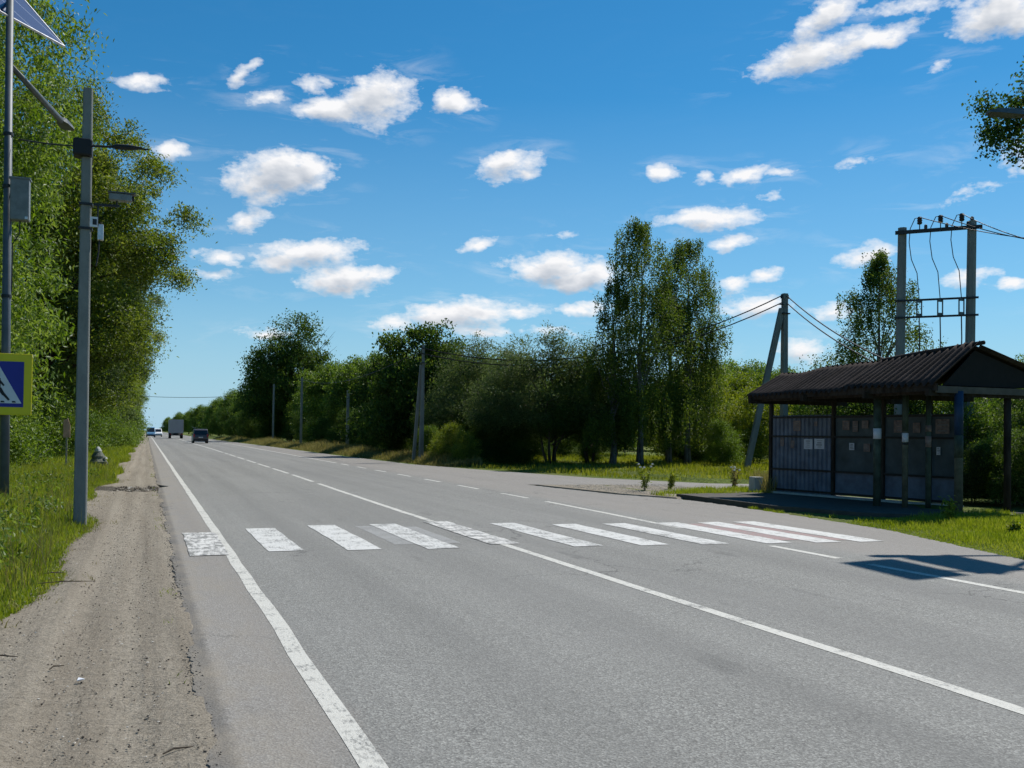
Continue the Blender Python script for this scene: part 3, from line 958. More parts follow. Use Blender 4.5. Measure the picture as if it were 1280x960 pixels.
# wires between them
w1a = Vector((at_.x - .15, at_.y, at_.z - .1)); w2a = Vector((at_.x - .15, at_.y, at_.z - .45))
w1b = Vector((dt.x, dt.y, dt.z - .15)); w2b = Vector((dt.x, dt.y, dt.z - .45))
wire('power_cable', w1a, w1b, 1.75, .03, 'upper black cable sagging from the strutted pole past the birches', 'cable', 'cables of the roadside line')
wire('power_cable', w2a, w2b, 1.70, .03, 'lower black cable sagging from the strutted pole past the birches', 'cable', 'cables of the roadside line')
e1 = at_y(1112, 452, 27.0)
for k, (dz, lab) in enumerate(((0, 'upper black cable running down from the strutted pole behind the shelter roof'), (-.35, 'lower black cable running down from the strutted pole behind the shelter roof'))):
    wire('power_cable', (at_.x + .12, at_.y, at_.z - .1 + dz), (e1.x, e1.y, e1.z + dz * .8), .25, .028, lab, 'cable', 'cables of the roadside line')
# far line across the road
fa = at_y(392, 486, 150); fb = at_y(100, 486, 165)
wire('power_cable', (fa.x, fa.y, fa.z), (fb.x, fb.y, fb.z - .3), 1.2, .035, 'faint thin cable crossing high over the road far ahead', 'cable', 'cables of the roadside line')
wire('power_cable', (dt.x, dt.y, dt.z - .3), at_y(376, 474, 104), 1.0, .02, 'thin cable running from the double pole along the far trees', 'cable', 'cables of the roadside line')

# high voltage portal
YP = 24.6
pa, pb = at_y(1128, 285, YP), at_y(1215, 285, YP - 1.5)
po = thing('power_line_portal', (pa.x, pa.y, 0), 'two concrete posts joined by steel crossbars with insulators behind the shelter', 'power pole')
dv = Vector((pb.x - pa.x, pb.y - pa.y, 0))
Hp = pa.z
for k, (bx, by) in enumerate(((0, 0), (dv.x, dv.y))):
    sh = MB()
    vs = []
    n = 8
    for z, r_ in ((-.5, .175), (Hp + .05 * k, .142)):
        for q in range(n):
            a_ = 2 * math.pi * (q + .5) / n
            vs.append((bx - .13 + .13 * z / Hp + math.cos(a_) * r_, by + math.sin(a_) * r_, z))
    sh.add(vs, [tuple(range(n - 1, -1, -1)), tuple(range(n, 2 * n))] + [(i, (i + 1) % n, n + (i + 1) % n, n + i) for i in range(n)])
    sh.build('post', CONC, po)
un = dv.normalized()
def zz_p(py): return at_y(1128, py, YP).z
fn = Vector((un.y, -un.x, 0)) * .19
if fn.y > 0: fn = -fn
zt, zm1, zm2 = zz_p(292), zz_p(377), zz_p(398)
def beam(z, a, b, w, h): return MB().bar(un * a + fn + Vector((0, 0, z)), un * b + fn + Vector((0, 0, z)), w, h)
LD = dv.length
beam(zt, -.2, LD + .3, .10, .11).build('crossbeam', DARKSTEEL, po)
beam(zm1, -.2, LD + .2, .06, .06).build('crossbeam', DARKSTEEL, po)
beam(zm2, -.2, LD + .2, .06, .06).build('crossbeam', DARKSTEEL, po)
PORC = simple('dark_porcelain', (.03, .022, .02), .3, 0, .5)
jw = [.42, 1.05, 1.68]
jw = [x * LD / 2.1 for x in jw]
for k, x in enumerate(jw):
    b_ = un * (x + .12) + fn + Vector((0, 0, zt))
    im = MB().tube([b_, b_ + Vector((0, 0, .26))], .018, 6)
    im.tube([b_ + Vector((0, 0, z)) for z in (.22, .26, .30, .34, .38, .42, .46)], [.06, .085, .065, .085, .065, .085, .05], 10)
    im.build('insulator', PORC, po)
    b2 = un * (x + .30) + fn + Vector((0, 0, zt))
    MB().tube([b2 + Vector((0, 0, z)) for z in (.03, .06, .12, .18, .2)], [.02, .05, .055, .045, .02], 8).build('surge_arrester', PORC, po)
    fx = un * (x + .12) + fn
    fm = MB()
    for s in (-.07, .07):
        fm.tube([fx + un * s + Vector((0, 0, zm2)), fx + un * s + Vector((0, 0, zm1))], .022, 8)
    fm.box(fx + Vector((0, 0, zm1 - .05)), (.18, .08, .07)).box(fx + Vector((0, 0, zm2 + .06)), (.18, .08, .09))
    fm.build('fuse_switch', simple('grey_fuse', (.09, .12, .13), .5), po)
    jp = MB()
    ctr = [b_ + Vector((0, 0, .44)), un * (x - .02) + fn + Vector((0, 0, zt + .42)), un * (x - .16) + fn + Vector((0, 0, zt + .1)), un * (x - .19) + fn + Vector((0, 0, zt - .35)),
           un * (x - .12) + fn + Vector((0, 0, zt - .9)), un * (x + .05) + fn + Vector((0, 0, zt - 1.35)), un * (x + .11) + fn + Vector((0, 0, zm1 + .12)), fx + Vector((0, 0, zm1))]
    jp.tube(ctr, .014, 5)
    jp.tube([fx + Vector((0, 0, zm2)), fx + Vector((.02, 0, zm2 - .7)), fx + Vector((0, 0, zm2 - 1.6))], .02, 5)
    jp.build('jumper_wire', BLACK, po, smooth=True)
    st_ = Vector((pa.x, pa.y, 0)) + b_ + Vector((0, 0, .45))
    en = at_y(1330, 302 + k * 4, 20 - 1.2 * k)
    wire('power_cable', st_, en, .12, .014, ['upper', 'middle', 'lower'][k] + ' of three thin lines leaving the portal towards the right', 'cable', 'lines leaving the portal')
br_ = Vector((dv.x, dv.y, 0))
MB().tube([br_ + Vector((0, 0, Hp + .02)), br_ + Vector((0, 0, Hp + .1)), br_ + Vector((0, 0, Hp + .16)), br_ + Vector((0, 0, Hp + .2))], [.02, .06, .06, .02], 8).build('insulator', PORC, po)

# ------------------------------------------------------------------ far house
hq = at_y(1252, 540, 70)
hs = thing('far_house', (hq.x, hq.y, 0), 'small far house with a bright white gable roof seen under the shelter', 'house')
hm = simple('grey_house_wall', (.28, .29, .29), .9)
MB().prism([(-2.4, 0), (2.4, 0), (2.4, 2.9), (0, 3.6), (-2.4, 2.9)], 1, 0, 7).build('wall', hm, hs)
rm = MB()
rm.bar((-2.8, 3.4, 2.95), (0.05, 3.4, 3.85), 8, .09, up=(0, 0, 1)); rm.bar((2.8, 3.4, 2.95), (-.05, 3.4, 3.85), 8, .09)
rm.build('roof', simple('white_metal_roof', (.75, .76, .78), .4), hs)
wq = MB().box((0, -.02, 1.5), (1.1, .06, 1.2)).build('window', simple('window_frame_white', (.6, .6, .6), .6), hs)
MB().box((0, -.06, 1.5), (.95, .03, 1.05)).build('pane', simple('dark_pane', (.02, .025, .03), .1), wq)

# ------------------------------------------------------------------ vegetation
def unit(v): return v / np.maximum(np.linalg.norm(v, axis=-1, keepdims=True), 1e-9)


def leaf_quads(C, L, Wd, droop=.3, flat=.5, seed=0, axis=None):
    """folded rhombic leaves at points C; droop pulls the long axis down, flat keeps blades facing up"""
    r_ = np.random.default_rng(seed)
    n = len(C)
    a = r_.normal(0, 1, (n, 3)) if axis is None else axis + r_.normal(0, .35, (n, 3))
    a[:, 2] -= droop * 1.6
    a = unit(a)
    nn = r_.normal(0, 1, (n, 3)); nn[:, 2] += flat * 2
    b = unit(np.cross(a, nn))
    up = np.cross(b, a)
    s = r_.uniform(.65, 1.25, (n, 1))
    l, w = L * s, Wd * s
    V = np.stack([C - a * l * .5, C + b * w * .5 + up * w * .18 - a * l * .08, C + a * l * .5, C - b * w * .5 + up * w * .18 - a * l * .08], 1).reshape(-1, 3)
    F = np.arange(4 * n).reshape(n, 4)
    return V, F


def lobes_points(lobes, ncl, per, cr, seed, shell=.45, squash=.75, hang=0.0, inner=.18):
    """leaf clump centres in ellipsoid lobes and the leaf points around them"""
    r_ = np.random.default_rng(seed)
    lob = np.array(lobes, float)
    wgt = (lob[:, 3] * lob[:, 4] * lob[:, 5]) ** .67
    k = r_.choice(len(lob), ncl, p=wgt / wgt.sum())
    d = unit(r_.normal(0, 1, (ncl, 3)))
    d[:, 2] = np.where(d[:, 2] < -.5, d[:, 2] * .6, d[:, 2])
    rad = np.where(r_.random(ncl) < inner, r_.uniform(.1, shell, ncl), r_.uniform(shell, 1.0, ncl) ** .7)
    rad = rad * (1 + .16 * np.sin(d[:, 0] * 5 + k) * np.cos(d[:, 1] * 4 + d[:, 2] * 5 + seed))
    cc = lob[k, :3] + d * lob[k, 3:6] * rad[:, None]
    size = cr * r_.uniform(.45, 1.35, ncl)
    cnt = np.maximum(3, (per * (size / cr) ** 1.6 * r_.uniform(.6, 1.3, ncl))).astype(int)
    idx_ = np.repeat(np.arange(ncl), cnt)
    off = r_.normal(0, .55, (len(idx_), 3)) * size[idx_, None]
    off[:, 2] *= squash
    off[:, 2] -= hang * np.linalg.norm(off[:, :2], axis=1)
    P = cc[idx_] + off
    return cc, P[P[:, 2] > .06]


def wood_mesh(H, r0, targets, seed, limbs=14, bend=.25, base_z=None, stems=1, spread=.35):
    r_ = np.random.default_rng(seed)
    m = MB()
    for s in range(stems):
        ph = 2 * math.pi * s / max(stems, 1) + seed
        ex = (math.cos(ph) * spread * H * .5, math.sin(ph) * spread * H * .5) if stems > 1 else (0, 0)
        path, rad = [], []
        for i in range(7):
            u = i / 6
            path.append((ex[0] * u + r_.normal(0, bend * .18) * (i > 0) + (math.cos(ph) * .12 if stems > 1 else 0), ex[1] * u + r_.normal(0, bend * .18) * (i > 0) + (math.sin(ph) * .12 if stems > 1 else 0), -.25 + (H * .88 + .25) * u))
            rad.append(r0 * (1 - u * .88) * (1.35 if i == 0 else 1) / (1 if stems == 1 else stems ** .5))
        m.tube(path, rad, 8)
    if len(targets):
        pick = r_.choice(len(targets), min(limbs, len(targets)), replace=False)
        for p in pick:
            T = targets[p]
            z0 = max(.12 * H, min(T[2] * r_.uniform(.45, .75), H * .8))
            u = z0 / H
            A = Vector((0, 0, z0)); B = Vector(T)
            mid = A.lerp(B, .5) + Vector((r_.normal(0, .15), r_.normal(0, .15), .1 * (B - A).length))
            rr = r0 * (1 - u * .8) * .42
            m.tube([A, A.lerp(mid, .5) + Vector((0, 0, .04 * H * .2)), mid, mid.lerp(B, .6), B], [rr, rr * .8, rr * .55, rr * .35, rr * .15], 5, caps=False)
    return m


class Tree:
    """one prototype (crown + trunk meshes) and its copies"""
    def __init__(s, name, H, r0, lobes, ncl, per, cr, L, Wd, lmat, bmat, seed, droop=.3, flat=.5, hang=0.0, limbs=14, stems=1, squash=.75, inner=.18, strands=None, bend=.25, cat='tree', trunk='trunk', twigs=None):
        s.name, s.cat, s.trunk = name, cat, trunk
        cc, P = lobes_points(lobes, ncl, per, cr, seed, hang=hang, squash=squash, inner=inner)
        if strands is not None:
            P = strands
        V, F = leaf_quads(P, L, Wd, droop, flat, seed + 1)
        s.crown = np_mesh(trunk and 'crown' or 'foliage', V, F, lmat)
        s.wood = wood_mesh(H, r0, cc, seed + 2, limbs, stems=stems, bend=bend).build(trunk, bmat, smooth=True)
        s.twig = None
        if twigs:
            r_ = np.random.default_rng(seed + 9)
            tw = MB()
            for (x, y, z, h) in twigs:
                tw.tube([(x * .3, y * .3, z - h), (x * .8, y, z - h * .3), (x, y, z)], [.05, .03, .008], 4)
            s.twig = tw.build('bare_twigs', bmat)
        s.used = False

    def place(s, x, y, label, group=None, sc=1.0, rz=0.0, z=None, lmat=None, sz=None, wide=1.0):
        zz = float(gz(x, y)) if z is None else z
        t = thing(s.name, (x, y, zz), label, s.cat, group, rz)
        t.scale = (sc * wide, sc * wide, sz or sc)
        for o in (s.crown, s.wood, s.twig):
            if o is None: continue
            if s.used:
                o = o.copy()
                COL.objects.link(o)
            o.parent = t
            if lmat is not None and o.name.startswith('crown'):
                o.material_slots[0].link = 'OBJECT'
                o.material_slots[0].material = lmat
        s.used = True
        return t


def strands_points(tops, seed, leaf_step=.05, spread=.07, wav=.12):
    """hanging birch twigs: tops = (x, y, z, length)"""
    r_ = np.random.default_rng(seed)
    out = []
    for (x, y, z, ln) in tops:
        n = int(ln / leaf_step)
        u = np.linspace(0, 1, n)
        ang = r_.uniform(0, 6.28)
        dx, dy = math.cos(ang), math.sin(ang)
        bow = wav * ln * np.sin(u * 1.8)
        px = x + dx * bow + r_.normal(0, spread, n) * (1.25 - u * .6)
        py = y + dy * bow + r_.normal(0, spread, n) * (1.25 - u * .6)
        pz = z - ln * u + .15 * ln * np.exp(-u * 6) + r_.normal(0, spread, n)
        out.append(np.stack([px, py, pz], 1))
    P = np.concatenate(out)
    return P[P[:, 2] > .05]


def birch_tops(H, rmax, n, seed, z0=.22, lmin=.5, lmax=2.4, prof=None):
    r_ = np.random.default_rng(seed)
    tops = []
    per = 13
    for k in range(n // per):                 # each bough carries a curtain of hanging strands
        u = z0 + (1 - z0) * ((k + r_.random()) / (n // per)) ** .85
        R_ = rmax * (prof(u) if prof else min(1, ((1.03 - u) / .4) ** .6 + .1))
        a = r_.uniform(0, 6.28)
        reach = R_ * r_.uniform(.6, 1.15)
        zt = H * u + r_.uniform(-.3, .3)
        for q in range(int(per * r_.uniform(.6, 1.4))):
            s = r_.uniform(.25, 1.0) ** .7
            ln = r_.uniform(lmin, lmax) * r_.uniform(.4, 1.1) * (.6 + .5 * s) * (.55 + .6 * (1 - u))
            aa = a + r_.normal(0, .26) * (1.2 - .5 * s)
            tops.append((math.cos(aa) * reach * s, math.sin(aa) * reach * s, min(H, zt + .6 * R_ * (s - .75 * s * s)), min(ln, zt - .4)))
    for k in range(n // 60):
        tops.append((r_.normal(0, .4), r_.normal(0, .4), H * r_.uniform(.84, 1.0), r_.uniform(.4, 1.0)))
    return [t for t in tops if t[3] > .2]


# ---- left row
A_LOBES = [(0, 0, 5.0, 4.6, 5.2, 4.8), (.5, 0, 10.0, 5.0, 5.4, 5.2), (-.5, 1, 15.5, 4.3, 4.8, 5.0), (2.2, -2, 4.0, 2.6, 3.2, 3.9), (1.2, -2.2, 12, 3.3, 3.4, 3.6), (0, 0, 20, 2.6, 2.6, 3.0)]
TA = Tree('willow_tree', 19, .42, A_LOBES, 640, 360, .57, .17, .058, LEAF_WILLOW, BARK, 11, droop=.55, hang=.28, limbs=34, inner=.08, squash=.95)
B_LOBES = [(-.8, 0, 4.4, 3.4, 5.0, 4.2), (3.1, -.5, 6.6, 2.2, 2.4, 2.0), (2.4, 0, 4.0, 2.2, 2.4, 1.6), (.2, 0, 8.6, 4.4, 5.2, 4.0), (.6, 0, 13.6, 5.2, 5.2, 4.4), (2.2, -.6, 12.4, 3.6, 3.8, 3.8), (.4, 0, 17.2, 2.9, 3.2, 3.4), (-1.6, -.5, 18.2, 1.8, 2.0, 2.8), (2.0, -1.8, 7.0, 2.6, 2.6, 2.6), (3.0, 1.5, 16.0, 1.7, 2, 2.2), (5.3, -.6, 13.8, 1.5, 1.4, .7), (4.7, .2, 16.2, 1.2, 1.2, .8), (5.5, 0, 10.8, 1.4, 1.3, .7), (3.6, .3, 18.2, .8, .9, 1.2), (1.8, 0, 20.0, .7, .8, 1.3), (.2, -.3, 20.8, .7, .7, 1.2), (4.4, -1.5, 12.2, 1.3, 1.3, .7)]
TB = Tree('roadside_tree', 18, .40, B_LOBES, 660, 260, .66, .19, .072, LEAF_OLIVE, BARK, 23, droop=.45, hang=.3, limbs=40, inner=.08, squash=.85)
LG = 'tall trees along the left roadside'
TA.place(-6.9, 30.0, 'tall dense green willow nearest on the left, behind the steel lamp post', LG)
TB.place(-4.6, 50.0, 'tall olive green tree leaning towards the road, right of the concrete pole', LG, rz=.2, sz=.87)
TA.place(-11.5, 37, 'tall green willow in second row behind the nearest willow', LG, sc=1.02, rz=2.2)
TB.place(-8.0, 42.0, 'green tree squeezed between the nearest willow and the leaning olive green tree', LG, sc=.80, rz=2.6, lmat=LEAF_WILLOW)
TA.place(-11.5, 20.5, 'green willow at the very left photo edge, behind the crossing sign', LG, sc=.80, rz=4.0)
TB.place(-4.2, 68, 'silvery green tree just behind the leaning olive green tree', LG, sc=.9, rz=1.3, lmat=LEAF_SILVER)
far_l = [(-4.8, 86), (-5.0, 104), (-5.2, 126), (-5.4, 150), (-5.6, 178), (-5.0, 210), (-5.0, 250), (-5.5, 300), (-6, 360), (-6, 430)]
for k, (x, y) in enumerate(far_l):
    TB.place(x, y, 'far tree in the receding left roadside row', LG, sc=.88 + .1 * math.sin(k * 2.1), rz=k * 1.7, lmat=[LEAF_OLIVE, LEAF_WILLOW][k % 2])

SB = Tree('roadside_shrub', 2.4, .05, [(0, 0, 1.0, 1.5, 1.5, 1.1), (.6, .3, 1.7, 1.0, 1.1, .9), (-.7, -.4, .6, 1.0, 1.0, .7)], 260, 60, .34, .105, .045, LEAF_WILLOW, BARK, 41, droop=.2, limbs=14, stems=3, cat='shrub', trunk='stems', inner=.1)
SG = 'shrubs at the foot of the left trees'
shr = [(-5.2, 30.5, 1.0, 0), (-6.4, 27.6, 1.15, 1), (-7.4, 25.2, 1.2, 2), (-5.0, 34.5, 1.1, 3), (-4.9, 39, 1.2, 4), (-8.8, 22.4, 1.2, 5), (-4.6, 45, 1.15, 6), (-4.4, 52, 1.2, 2.5), (-3.7, 58, 1.2, 1.1),
       (-3.2, 64, 1.25, .4), (-3.0, 72, 1.3, 5.5), (-2.7, 81, 1.3, 3.1), (-2.5, 92, 1.4, 2.0), (-2.2, 106, 1.5, 1.0), (-2.2, 122, 1.6, 4.4), (-6.6, 32, 1.4, 2.2), (-7.1, 36, 1.5, 3.3)]
for k, (x, y, sc, rz) in enumerate(shr):
    SB.place(x, y, 'leafy green shrub at the foot of the left tree row', SG, sc=sc, rz=rz)

# ---- right side trees
def on_px(px, Y): 
    p = at_y(px, 540, Y)
    return p.x
def hgt(px, py, Y): return at_y(px, py, Y).z

TOAK = Tree('broadleaf_tree', 14.5, .36, [(0, 0, 7.5, 6.6, 6.4, 5.4), (-3.2, 0, 9.5, 3.9, 4.5, 4.6), (1.0, 0, 12.6, 4.6, 4.4, 4.6), (4.2, 0, 8.6, 3.4, 4, 3.6), (-4.0, 0, 4.6, 3.6, 4, 3.6), (3.6, 0, 4.6, 3.8, 4, 3.6)], 900, 62, 1.0, .34, .19, LEAF_DARK, BARK, 51, droop=.25, limbs=26,
            twigs=[(6.4, 0, 14.6, 4.5), (7.0, .3, 13.2, 3.6), (5.6, -.4, 15.8, 4.5), (6.8, .2, 15.4, 5.0)])
TMID = Tree('broadleaf_tree', 7.6, .22, [(0, 0, 4.1, 3.2, 3.2, 3.0), (-1.2, .4, 5.8, 2.0, 2.0, 1.9), (1.3, 0, 5.4, 2.1, 2.1, 2.2), (.2, -1.2, 1.9, 3.0, 2.6, 1.7), (.4, 0, 7.0, 1.3, 1.3, 1.2)], 760, 62, .62, .20, .115, LEAF_DARK, BARK, 61, limbs=20)
TWAL = Tree('walnut_tree', 8.0, .20, [(0, 0, 4.0, 3.2, 3.1, 2.8), (-1.8, 0, 2.0, 2.2, 2.2, 1.6), (2.0, 0, 2.0, 2.2, 2.2, 1.7), (-1.6, 0, 6.9, 1.2, 1.3, 1.0), (1.0, 0, 7.2, 1.9, 1.7, 1.4), (1.9, 0, 5.4, 1.6, 1.6, 1.6), (-.6, 0, 2.4, 2.5, 2.3, 1.8), (.2, .2, 8.0, 1.0, 1.0, .8), (-2.0, 0, 4.6, 1.3, 1.4, 1.3)], 680, 50, .52, .24, .125, LEAF_DARK, BARK, 71, droop=.5, limbs=30)
TFRU = Tree('fruit_tree', 5.8, .12, [(0, 0, 3.0, 2.7, 2.6, 2.1), (-.9, .2, 4.7, 1.4, 1.4, 1.4), (.9, 0, 4.9, 1.4, 1.4, 1.5), (2.0, 0, 2.6, 1.5, 1.5, 1.6), (-2.1, 0, 2.4, 1.5, 1.5, 1.5), (.3, -1.2, 1.9, 2.0, 1.6, 1.2), (0, 0, 5.9, .6, .6, .9)], 900, 66, .42, .125, .042, LEAF_SILVER, BARK, 81, droop=.35, limbs=26, stems=4, bend=.5)
RG = 'trees along the right roadside'
TOAK.place(on_px(362, 148), 148, 'big round dark tree with bare twigs at its right top edge', RG, sz=1.12)
c2 = TOAK.place(on_px(318, 190), 190, 'dark tree at the left foot of the big round tree', RG, sc=.68, rz=2.0)
TMID.place(on_px(412, 112), 112, 'mid green rounded tree right of the big round tree', RG, sc=1.15, rz=.3, lmat=LEAF_WILLOW)
TMID.place(on_px(447, 98), 98, 'green tree behind the thin concrete pole', RG, sc=1.12, rz=1.9, lmat=LEAF_WILLOW)
TMID.place(on_px(395, 135), 135, 'dark low tree directly under the right edge of the big round tree', RG, sc=1.0, rz=3.1)
TWAL.place(on_px(524, 64), 64, 'tall knobbly dark tree right behind the double pole', RG, sc=1.02, sz=1.06)
TWAL.place(on_px(486, 76), 76, 'dark low tree left of the double pole', RG, sc=.92, rz=2.4)
TWAL.place(on_px(556, 72), 72, 'reddish green tree right of the double pole', RG, sc=.96, rz=4.0, lmat=LEAF_OLIVE)
TFRU.place(on_px(597, 57), 57, 'silvery tree with a thin spiky top between double pole and birches', RG, sc=1.08, sz=1.18, rz=.5, wide=1.18)
TFRU.place(on_px(640, 51), 51, 'dense silvery green tree right of the spiky topped one', RG, sc=.98, rz=1.2, wide=1.18)
TFRU.place(on_px(690, 47.5), 47.5, 'widest silvery green tree with several dark stems left of the birches', RG, sc=1.12, rz=2.6, sz=1.12, wide=1.18)
TFRU.place(on_px(738, 47), 47, 'dark low tree at the left foot of the tall birch', RG, sc=.95, rz=3.5, lmat=LEAF_DARK, wide=1.18)
TFRU.place(on_px(572, 62), 62, 'low dark bushy tree close behind the roadside verge', RG, sc=.9, rz=5.0, lmat=LEAF_DARK, wide=1.18)
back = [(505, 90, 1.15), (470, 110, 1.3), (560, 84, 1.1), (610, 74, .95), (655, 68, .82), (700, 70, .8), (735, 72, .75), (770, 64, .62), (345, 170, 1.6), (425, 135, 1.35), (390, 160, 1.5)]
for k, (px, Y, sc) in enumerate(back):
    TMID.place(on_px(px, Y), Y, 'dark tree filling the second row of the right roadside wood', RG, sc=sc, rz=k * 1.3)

TBRD = [(742, 50, .5), (848, 52, .6), (880, 50, .6), (300, 200, 1.6), (312, 160, 1.2), (335, 150, 1.2), (345, 185, 1.6), (385, 125, 1.1), (410, 108, .95), (425, 98, .9), (395, 150, 1.4), (440, 120, 1.2), (455, 100, 1.0), (290, 235, 1.8), (278, 260, 1.9), (262, 290, 2.0), (510, 95, 1.1), (600, 85, 1.1), (640, 95, 1.2), (690, 100, 1.2), (740, 100, 1.2), (790, 96, 1.2), (840, 95, 1.2), (436, 92, .95), (462, 84, .9), (478, 72, .8), (498, 66, .75), (540, 60, .75), (566, 57.5, .7), (590, 54, .72), (612, 52.5, .66), (632, 49.5, .62), (650, 48.5, .55), (672, 56, .6), (402, 118, 1.1), (372, 140, 1.3), (352, 150, 1.4), (322, 175, 1.6), (560, 75, 1.0), (620, 66, .95), (520, 80, 1.0), (700, 60, .75)]
# the two tall birches and the one behind the shelter
def birch(px, Y, ptop, rmax, seed, label, n=620, z0=.2, prof=None, lmat=LEAF_BIRCH, leaf=(.10, .075), lmax=2.4):
    H = hgt(px, ptop, Y)
    P = strands_points(birch_tops(H, rmax, n, seed, z0, prof=prof, lmax=lmax), seed, .034, .075)
    t = Tree('birch_tree', H * .97, .17, [(0, 0, H * .62, rmax * .7, rmax * .7, H * .33)], 60, 3, .3, leaf[0], leaf[1], lmat, BARK_B, seed, droop=.5, flat=.2, limbs=16, strands=P)
    return t.place(on_px(px, Y), Y, label, 'birches')
PB = lambda u: min(1.0, max(.12, ((1.02 - u) / .52) ** .62))
birch(800, 44, 279, 3.3, 91, 'tallest birch with weeping twigs, left one of the pair right of the road', n=1700, z0=.07, prof=PB)
birch(860, 46, 304, 2.15, 92, 'second tall birch with long hanging twigs, right one of the pair', n=1500, z0=.07, prof=lambda u: min(1.0, max(.2, ((1.02 - u) / .22) ** .6)), lmax=2.9)
birch(766, 44.5, 352, 2.0, 93, 'slim birch close at the left side of the tallest birch', n=750, z0=.07, prof=PB)
birch(1098, 38, 318, 3.3, 94, 'loose weeping birch rising behind the shelter roof', n=1650, z0=.15, prof=lambda u: min(1.1, max(.12, ((1.02 - u) / .55) ** .75)), lmax=2.0)
birch(836, 47, 355, 2.8, 95, 'middle birch half hidden between the two tall birches', n=1100, z0=.08, prof=PB)

# yellow-green bushes right of the birches, behind the shelter, and the far wood
TBR = Tree('bright_shrub', 3.6, .06, [(0, 0, .75, 1.7, 1.7, .8), (0, 0, 1.9, 1.7, 1.7, 1.5), (.8, .3, 2.8, 1.1, 1.1, 1.1), (-.9, 0, 1.3, 1.2, 1.2, 1.1), (0, .5, 3.4, .8, .8, .8)], 500, 55, .36, .12, .05, LEAF_BRIGHT, BARK, 101, droop=.4, limbs=16, stems=4, cat='shrub', trunk='stems')
BG = 'shrubs on the right side'
for k, (px, Y, sc, lm, lab) in enumerate(((858, 52, 1.35, LEAF_OLIVE, 'olive shrub at the foot of the right birch'), (892, 50, 1.3, LEAF_BRIGHT, 'yellow green shrub right of the birch pair'), (915, 56, 1.45, LEAF_BRIGHT, 'tall yellow green shrub left of the strutted pole'),
                                          (945, 47, 1.1, LEAF_BRIGHT, 'yellow green shrub behind the foot of the leaning strut'), (905, 44, .62, LEAF_WILLOW, 'small pale shrub in the lit meadow left of the strut'), (1000, 48, 1.2, LEAF_WILLOW, 'green shrub hidden mostly behind the shelter wall'),
                                          (560, 49.5, .55, LEAF_BRIGHT, 'bright green bush at the verge right of the double pole'), (582, 47.5, .45, LEAF_BRIGHT, 'smaller bright bush at the verge right of the double pole'), (540, 53, .5, LEAF_WILLOW, 'low green bush just right of the double pole foot'),
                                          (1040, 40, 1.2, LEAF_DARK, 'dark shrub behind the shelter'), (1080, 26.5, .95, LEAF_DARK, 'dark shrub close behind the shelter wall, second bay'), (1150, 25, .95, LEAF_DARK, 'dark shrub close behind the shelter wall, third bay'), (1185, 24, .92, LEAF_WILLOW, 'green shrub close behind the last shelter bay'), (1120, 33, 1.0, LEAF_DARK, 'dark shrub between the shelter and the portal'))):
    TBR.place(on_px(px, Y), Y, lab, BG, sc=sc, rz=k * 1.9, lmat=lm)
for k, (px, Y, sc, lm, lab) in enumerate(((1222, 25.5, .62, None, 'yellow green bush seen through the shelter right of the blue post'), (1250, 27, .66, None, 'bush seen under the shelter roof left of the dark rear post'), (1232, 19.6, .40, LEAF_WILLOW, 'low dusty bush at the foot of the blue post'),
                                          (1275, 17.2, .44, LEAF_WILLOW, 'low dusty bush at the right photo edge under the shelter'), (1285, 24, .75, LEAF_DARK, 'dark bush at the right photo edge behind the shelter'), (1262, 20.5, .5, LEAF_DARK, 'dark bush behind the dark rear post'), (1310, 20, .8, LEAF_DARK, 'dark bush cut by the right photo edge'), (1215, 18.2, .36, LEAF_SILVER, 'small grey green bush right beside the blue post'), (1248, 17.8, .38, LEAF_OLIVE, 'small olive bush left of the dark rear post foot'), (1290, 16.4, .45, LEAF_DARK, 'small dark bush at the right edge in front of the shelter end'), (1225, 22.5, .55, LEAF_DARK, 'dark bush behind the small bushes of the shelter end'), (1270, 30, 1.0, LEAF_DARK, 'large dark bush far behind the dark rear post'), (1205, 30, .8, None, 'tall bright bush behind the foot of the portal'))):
    TBR.place(on_px(px, Y), Y, lab, BG, sc=sc, rz=k * 2.3 + 1, lmat=lm)
for k, (px, Y, sc) in enumerate(((885, 84, 1.12), (915, 88, 1.18), (948, 86, 1.16), (985, 84, 1.08), (1020, 90, 1.1), (1060, 84, 1.0), (1230, 60, .9), (1290, 56, 1.0), (1262, 78, 1.05), (855, 92, 1.1), (820, 88, .9))):
    TMID.place(on_px(px, Y), Y, 'green tree of the far wood behind the meadow', 'far trees behind the meadow', sc=sc, rz=k * 1.1, lmat=LEAF_WILLOW)
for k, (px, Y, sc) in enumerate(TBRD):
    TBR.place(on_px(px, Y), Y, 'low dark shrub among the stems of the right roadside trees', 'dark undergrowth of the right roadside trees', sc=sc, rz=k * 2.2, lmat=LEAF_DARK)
for k, (px, Y) in enumerate(((330, 330), (360, 300), (390, 280), (420, 260), (450, 240), (480, 230), (515, 215), (550, 205), (585, 190), (620, 180), (655, 172), (690, 165), (725, 158), (760, 150), (795, 145))):
    TMID.place(on_px(px, Y), Y, 'tree of the far belt glimpsed between the right roadside stems', 'far belt of trees beyond the meadow', sc=1.25, rz=k * 1.7, wide=1.5)
